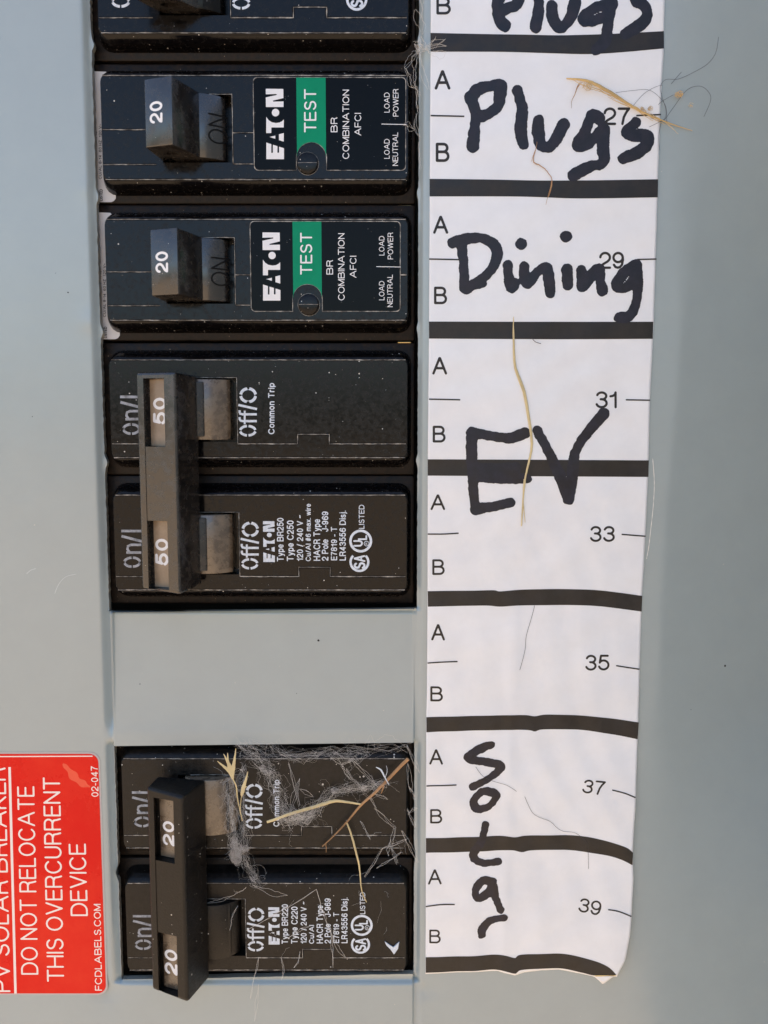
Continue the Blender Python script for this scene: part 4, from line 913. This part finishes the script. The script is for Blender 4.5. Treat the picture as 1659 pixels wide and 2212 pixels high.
def strand(a, b, sag, rad, jit, n=12, rng=rw):
    a, b = Vector(a), Vector(b); q = []; ph = rng.uniform(0, 6); am = rng.uniform(-1, 1)*sag
    w = Vector((0, 0, 0))
    for i in range(n+1):
        t = i/n; w += Vector((rng.gauss(0, jit), rng.gauss(0, jit), rng.gauss(0, jit*.4))); p = a.lerp(b, t)+w*math.sin(math.pi*t)
        d = (b-a); nn = Vector((-d.y, d.x, 0)).normalized() if d.length > .001 else Vector((0, 1, 0))
        q.append(tuple(p+nn*am*math.sin(math.pi*t)))
    g.tube(q, rad, 3)
def pw(x, y, h): return (*P(*cW(x, y), h), h)
def bundle(pts, h, spread, n, rad=.0085, sag=.8, jit=.12, fr=cW):
    for _ in range(int(n*1.25)):
        i = rw.randrange(len(pts)-1); j = min(len(pts)-1, i+rw.choice((1, 1, 2)))
        a = pts[i]; b = pts[j]
        f = lambda p: (*P(*fr(p[0]+rw.gauss(0, spread), p[1]+rw.gauss(0, spread)), h), h+rw.uniform(-.5, .9))
        strand(f(a), f(b), sag, rad*rw.uniform(.6, 1.8), jit*rw.choice((1, 1, 2.5, 4)))
bundle([(250, 100), (330, 130), (400, 190), (460, 260), (500, 330), (540, 420), (560, 520), (600, 600), (660, 660)], 1.6, 28, 120)
bundle([(350, 80), (480, 110), (560, 160), (680, 190), (830, 165), (950, 145), (1050, 150), (1100, 210)], 1.3, 20, 75)
bundle([(1050, 140), (1200, 120), (1320, 110), (1480, 110)], 1.0, 35, 22)
bundle([(190, 330), (180, 450), (200, 560), (220, 680), (225, 800), (230, 900)], 2.4, 14, 90)
bundle([(300, 250), (255, 400), (270, 560), (290, 700), (295, 850), (310, 960), (370, 1060), (390, 1120)], 2.2, 16, 90)
bundle([(560, 640), (640, 640), (720, 620), (800, 570), (870, 500), (950, 430), (1050, 410), (1150, 410), (1240, 390), (1320, 370)], 2.0, 14, 150)
bundle([(620, 600), (720, 640), (790, 610)], 2.0, 16, 40)
for a, b in (((920, 190), (1000, 240)), ((1000, 240), (1080, 210)), ((1000, 240), (1070, 350)), ((1080, 210), (1270, 410)), ((1040, 270), (1140, 400)), ((620, 230), (700, 540)), ((700, 340), (640, 580)), ((1210, 480), (1250, 560)), ((1250, 560), (1390, 700)), ((1390, 700), (1370, 860)), ((1370, 860), (1410, 960)), ((1490, 230), (1510, 440)), ((700, 420), (800, 470)), ((1250, 460), (1340, 490)), ((1170, 1060), (1300, 850)), ((1300, 850), (1480, 780)), ((1480, 560), (1540, 700)), ((1440, 720), (1560, 950)), ((340, 1050), (380, 1100)), ((1500, 400), (1540, 500)), ((1480, 100), (1570, 300)), ((1490, 600), (1560, 560))):
    for _ in range(3): strand(pw(a[0]+rw.gauss(0, 4), a[1]+rw.gauss(0, 4), 1.2), pw(b[0]+rw.gauss(0, 4), b[1]+rw.gauss(0, 4), 1.2), .3, .022, .08)
for a, b in (((700, 1000), (1040, 800)), ((1040, 800), (1105, 1000)), ((1105, 1000), (1180, 1130)), ((760, 1130), (720, 1330)), ((760, 1260), (740, 1440)), ((870, 1130), (870, 1240)), ((500, 870), (640, 830)), ((640, 830), (700, 790)), ((660, 880), (620, 1000)), ((900, 1040), (1010, 980)), ((1330, 700), (1450, 620)), ((1400, 560), (1390, 640)), ((1300, 560), (1250, 470)), ((730, 780), (900, 830)), ((960, 1100), (930, 1180)), ((1110, 990), (1120, 1180))):
    f = lambda p: (*P(*c4(*p), 1.3), 1.3)
    for _ in range(2): strand(f(a), f(b), .4, .028, .1)
for _ in range(26):
    x, y = rw.uniform(520, 1500), rw.uniform(130, 1220); a = rw.uniform(0, 6.28); L = rw.uniform(20, 110)
    f = lambda p: (*P(*c4(*p), .7), .7); strand(f((x, y)), f((x+L*math.cos(a), y+L*math.sin(a))), .4, .013, .1)
tag(obj('cobweb', g, 'web'), 'grey tangled cobweb draped over the lowest breaker', 'cobweb', kind='stuff')
g = Geo(); rg = random.Random(4)
for x, y, r_, n_ in ((225, 830, .8, 60), (232, 880, 1.0, 90), (240, 925, 1.1, 90), (222, 790, .7, 40), (250, 850, .9, 50), (218, 900, .8, 50), (262, 900, .6, 30), (285, 870, .5, 25), (248, 960, .6, 30)): curl(g, (*P(*cW(x, y), 2.2), 2.0), r_, n_, .011, rg, 18)
for x, y in ((435, 268), (470, 300), (950, 430), (1165, 410), (310, 850)): curl(g, (*P(*cW(x, y), 1.5), 1.4), .7, 40, .012, rg, 12)
tag(obj('dust_fluff', g, 'fluff'), 'lumps of grey fluff hanging in the cobweb of the lowest breaker', 'fluff', kind='stuff')
# pale blue fleck and white chip on the lowest breaker
g = Geo(); q = [P(*c4(*p), ZF) for p in ((1368, 1052), (1395, 1085), (1412, 1105), (1432, 1060), (1438, 1075), (1412, 1112), (1390, 1098), (1372, 1070))]
q = [P(*c4(*p), ZF) for p in ((1370, 1050), (1392, 1066), (1412, 1078), (1440, 1052), (1434, 1085), (1415, 1112), (1398, 1088), (1378, 1068))]
g.slab(q, ZF+.02, ZF+.3); tag(obj('paint_fleck', g, 'ink'), 'pale blue paint fleck at the lower right of the lowest breaker', 'fleck')
g = Geo(); stalk(g, path(cW, [(1255, 260), (1290, 280), (1320, 335), (1350, 390)], 2.8), .15, .35, .1)
stalk(g, path(cW, [(1320, 335), (1335, 290), (1330, 250)], 2.8), .12, .1, .05)
tag(obj('feather_wisp', g, 'ink'), 'pale bluish wisp stuck on the forked twig near its thick end', 'wisp')
# web by the right edge of the upper opening
g = Geo(); rw = random.Random(8)
cE = crop(1500, 0, 1760, 411.0)
for a, b in (((240, 300), (150, 420)), ((150, 420), (190, 540)), ((190, 540), (245, 600)), ((240, 310), (215, 440)), ((215, 440), (220, 560)), ((260, 310), (410, 290)), ((255, 315), (400, 250)), ((250, 230), (300, 330)), ((215, 60), (250, 210)), ((245, 0), (240, 120)), ((220, 700), (240, 860)), ((225, 560), (235, 700)), ((240, 340), (300, 560)), ((270, 300), (340, 240)), ((300, 320), (405, 330)), ((235, 880), (240, 1050)), ((150, 780), (210, 800))):
    for _ in range(3):
        f = lambda p: (*P(*cE(p[0]+rw.gauss(0, 6), p[1]+rw.gauss(0, 6)), .6), .6+rw.uniform(-.3, .6)); strand(f(a), f(b), .6, .02, .12, rng=rw)
for k in range(16):
    f = lambda p: (*P(*cE(p[0]+rw.gauss(0, 16), p[1]+rw.gauss(0, 14)), .5), .5+rw.uniform(-.3, .4)); strand(f((225, 285)), f((250, 300)), .4, .022, .2, rng=rw)
tag(obj('cobweb', g, 'web'), 'thin cobweb strands on the upper right edge of the cover opening', 'cobweb', kind='stuff')
for o in bpy.data.objects:
    if 'o' in o.keys(): del o['o']
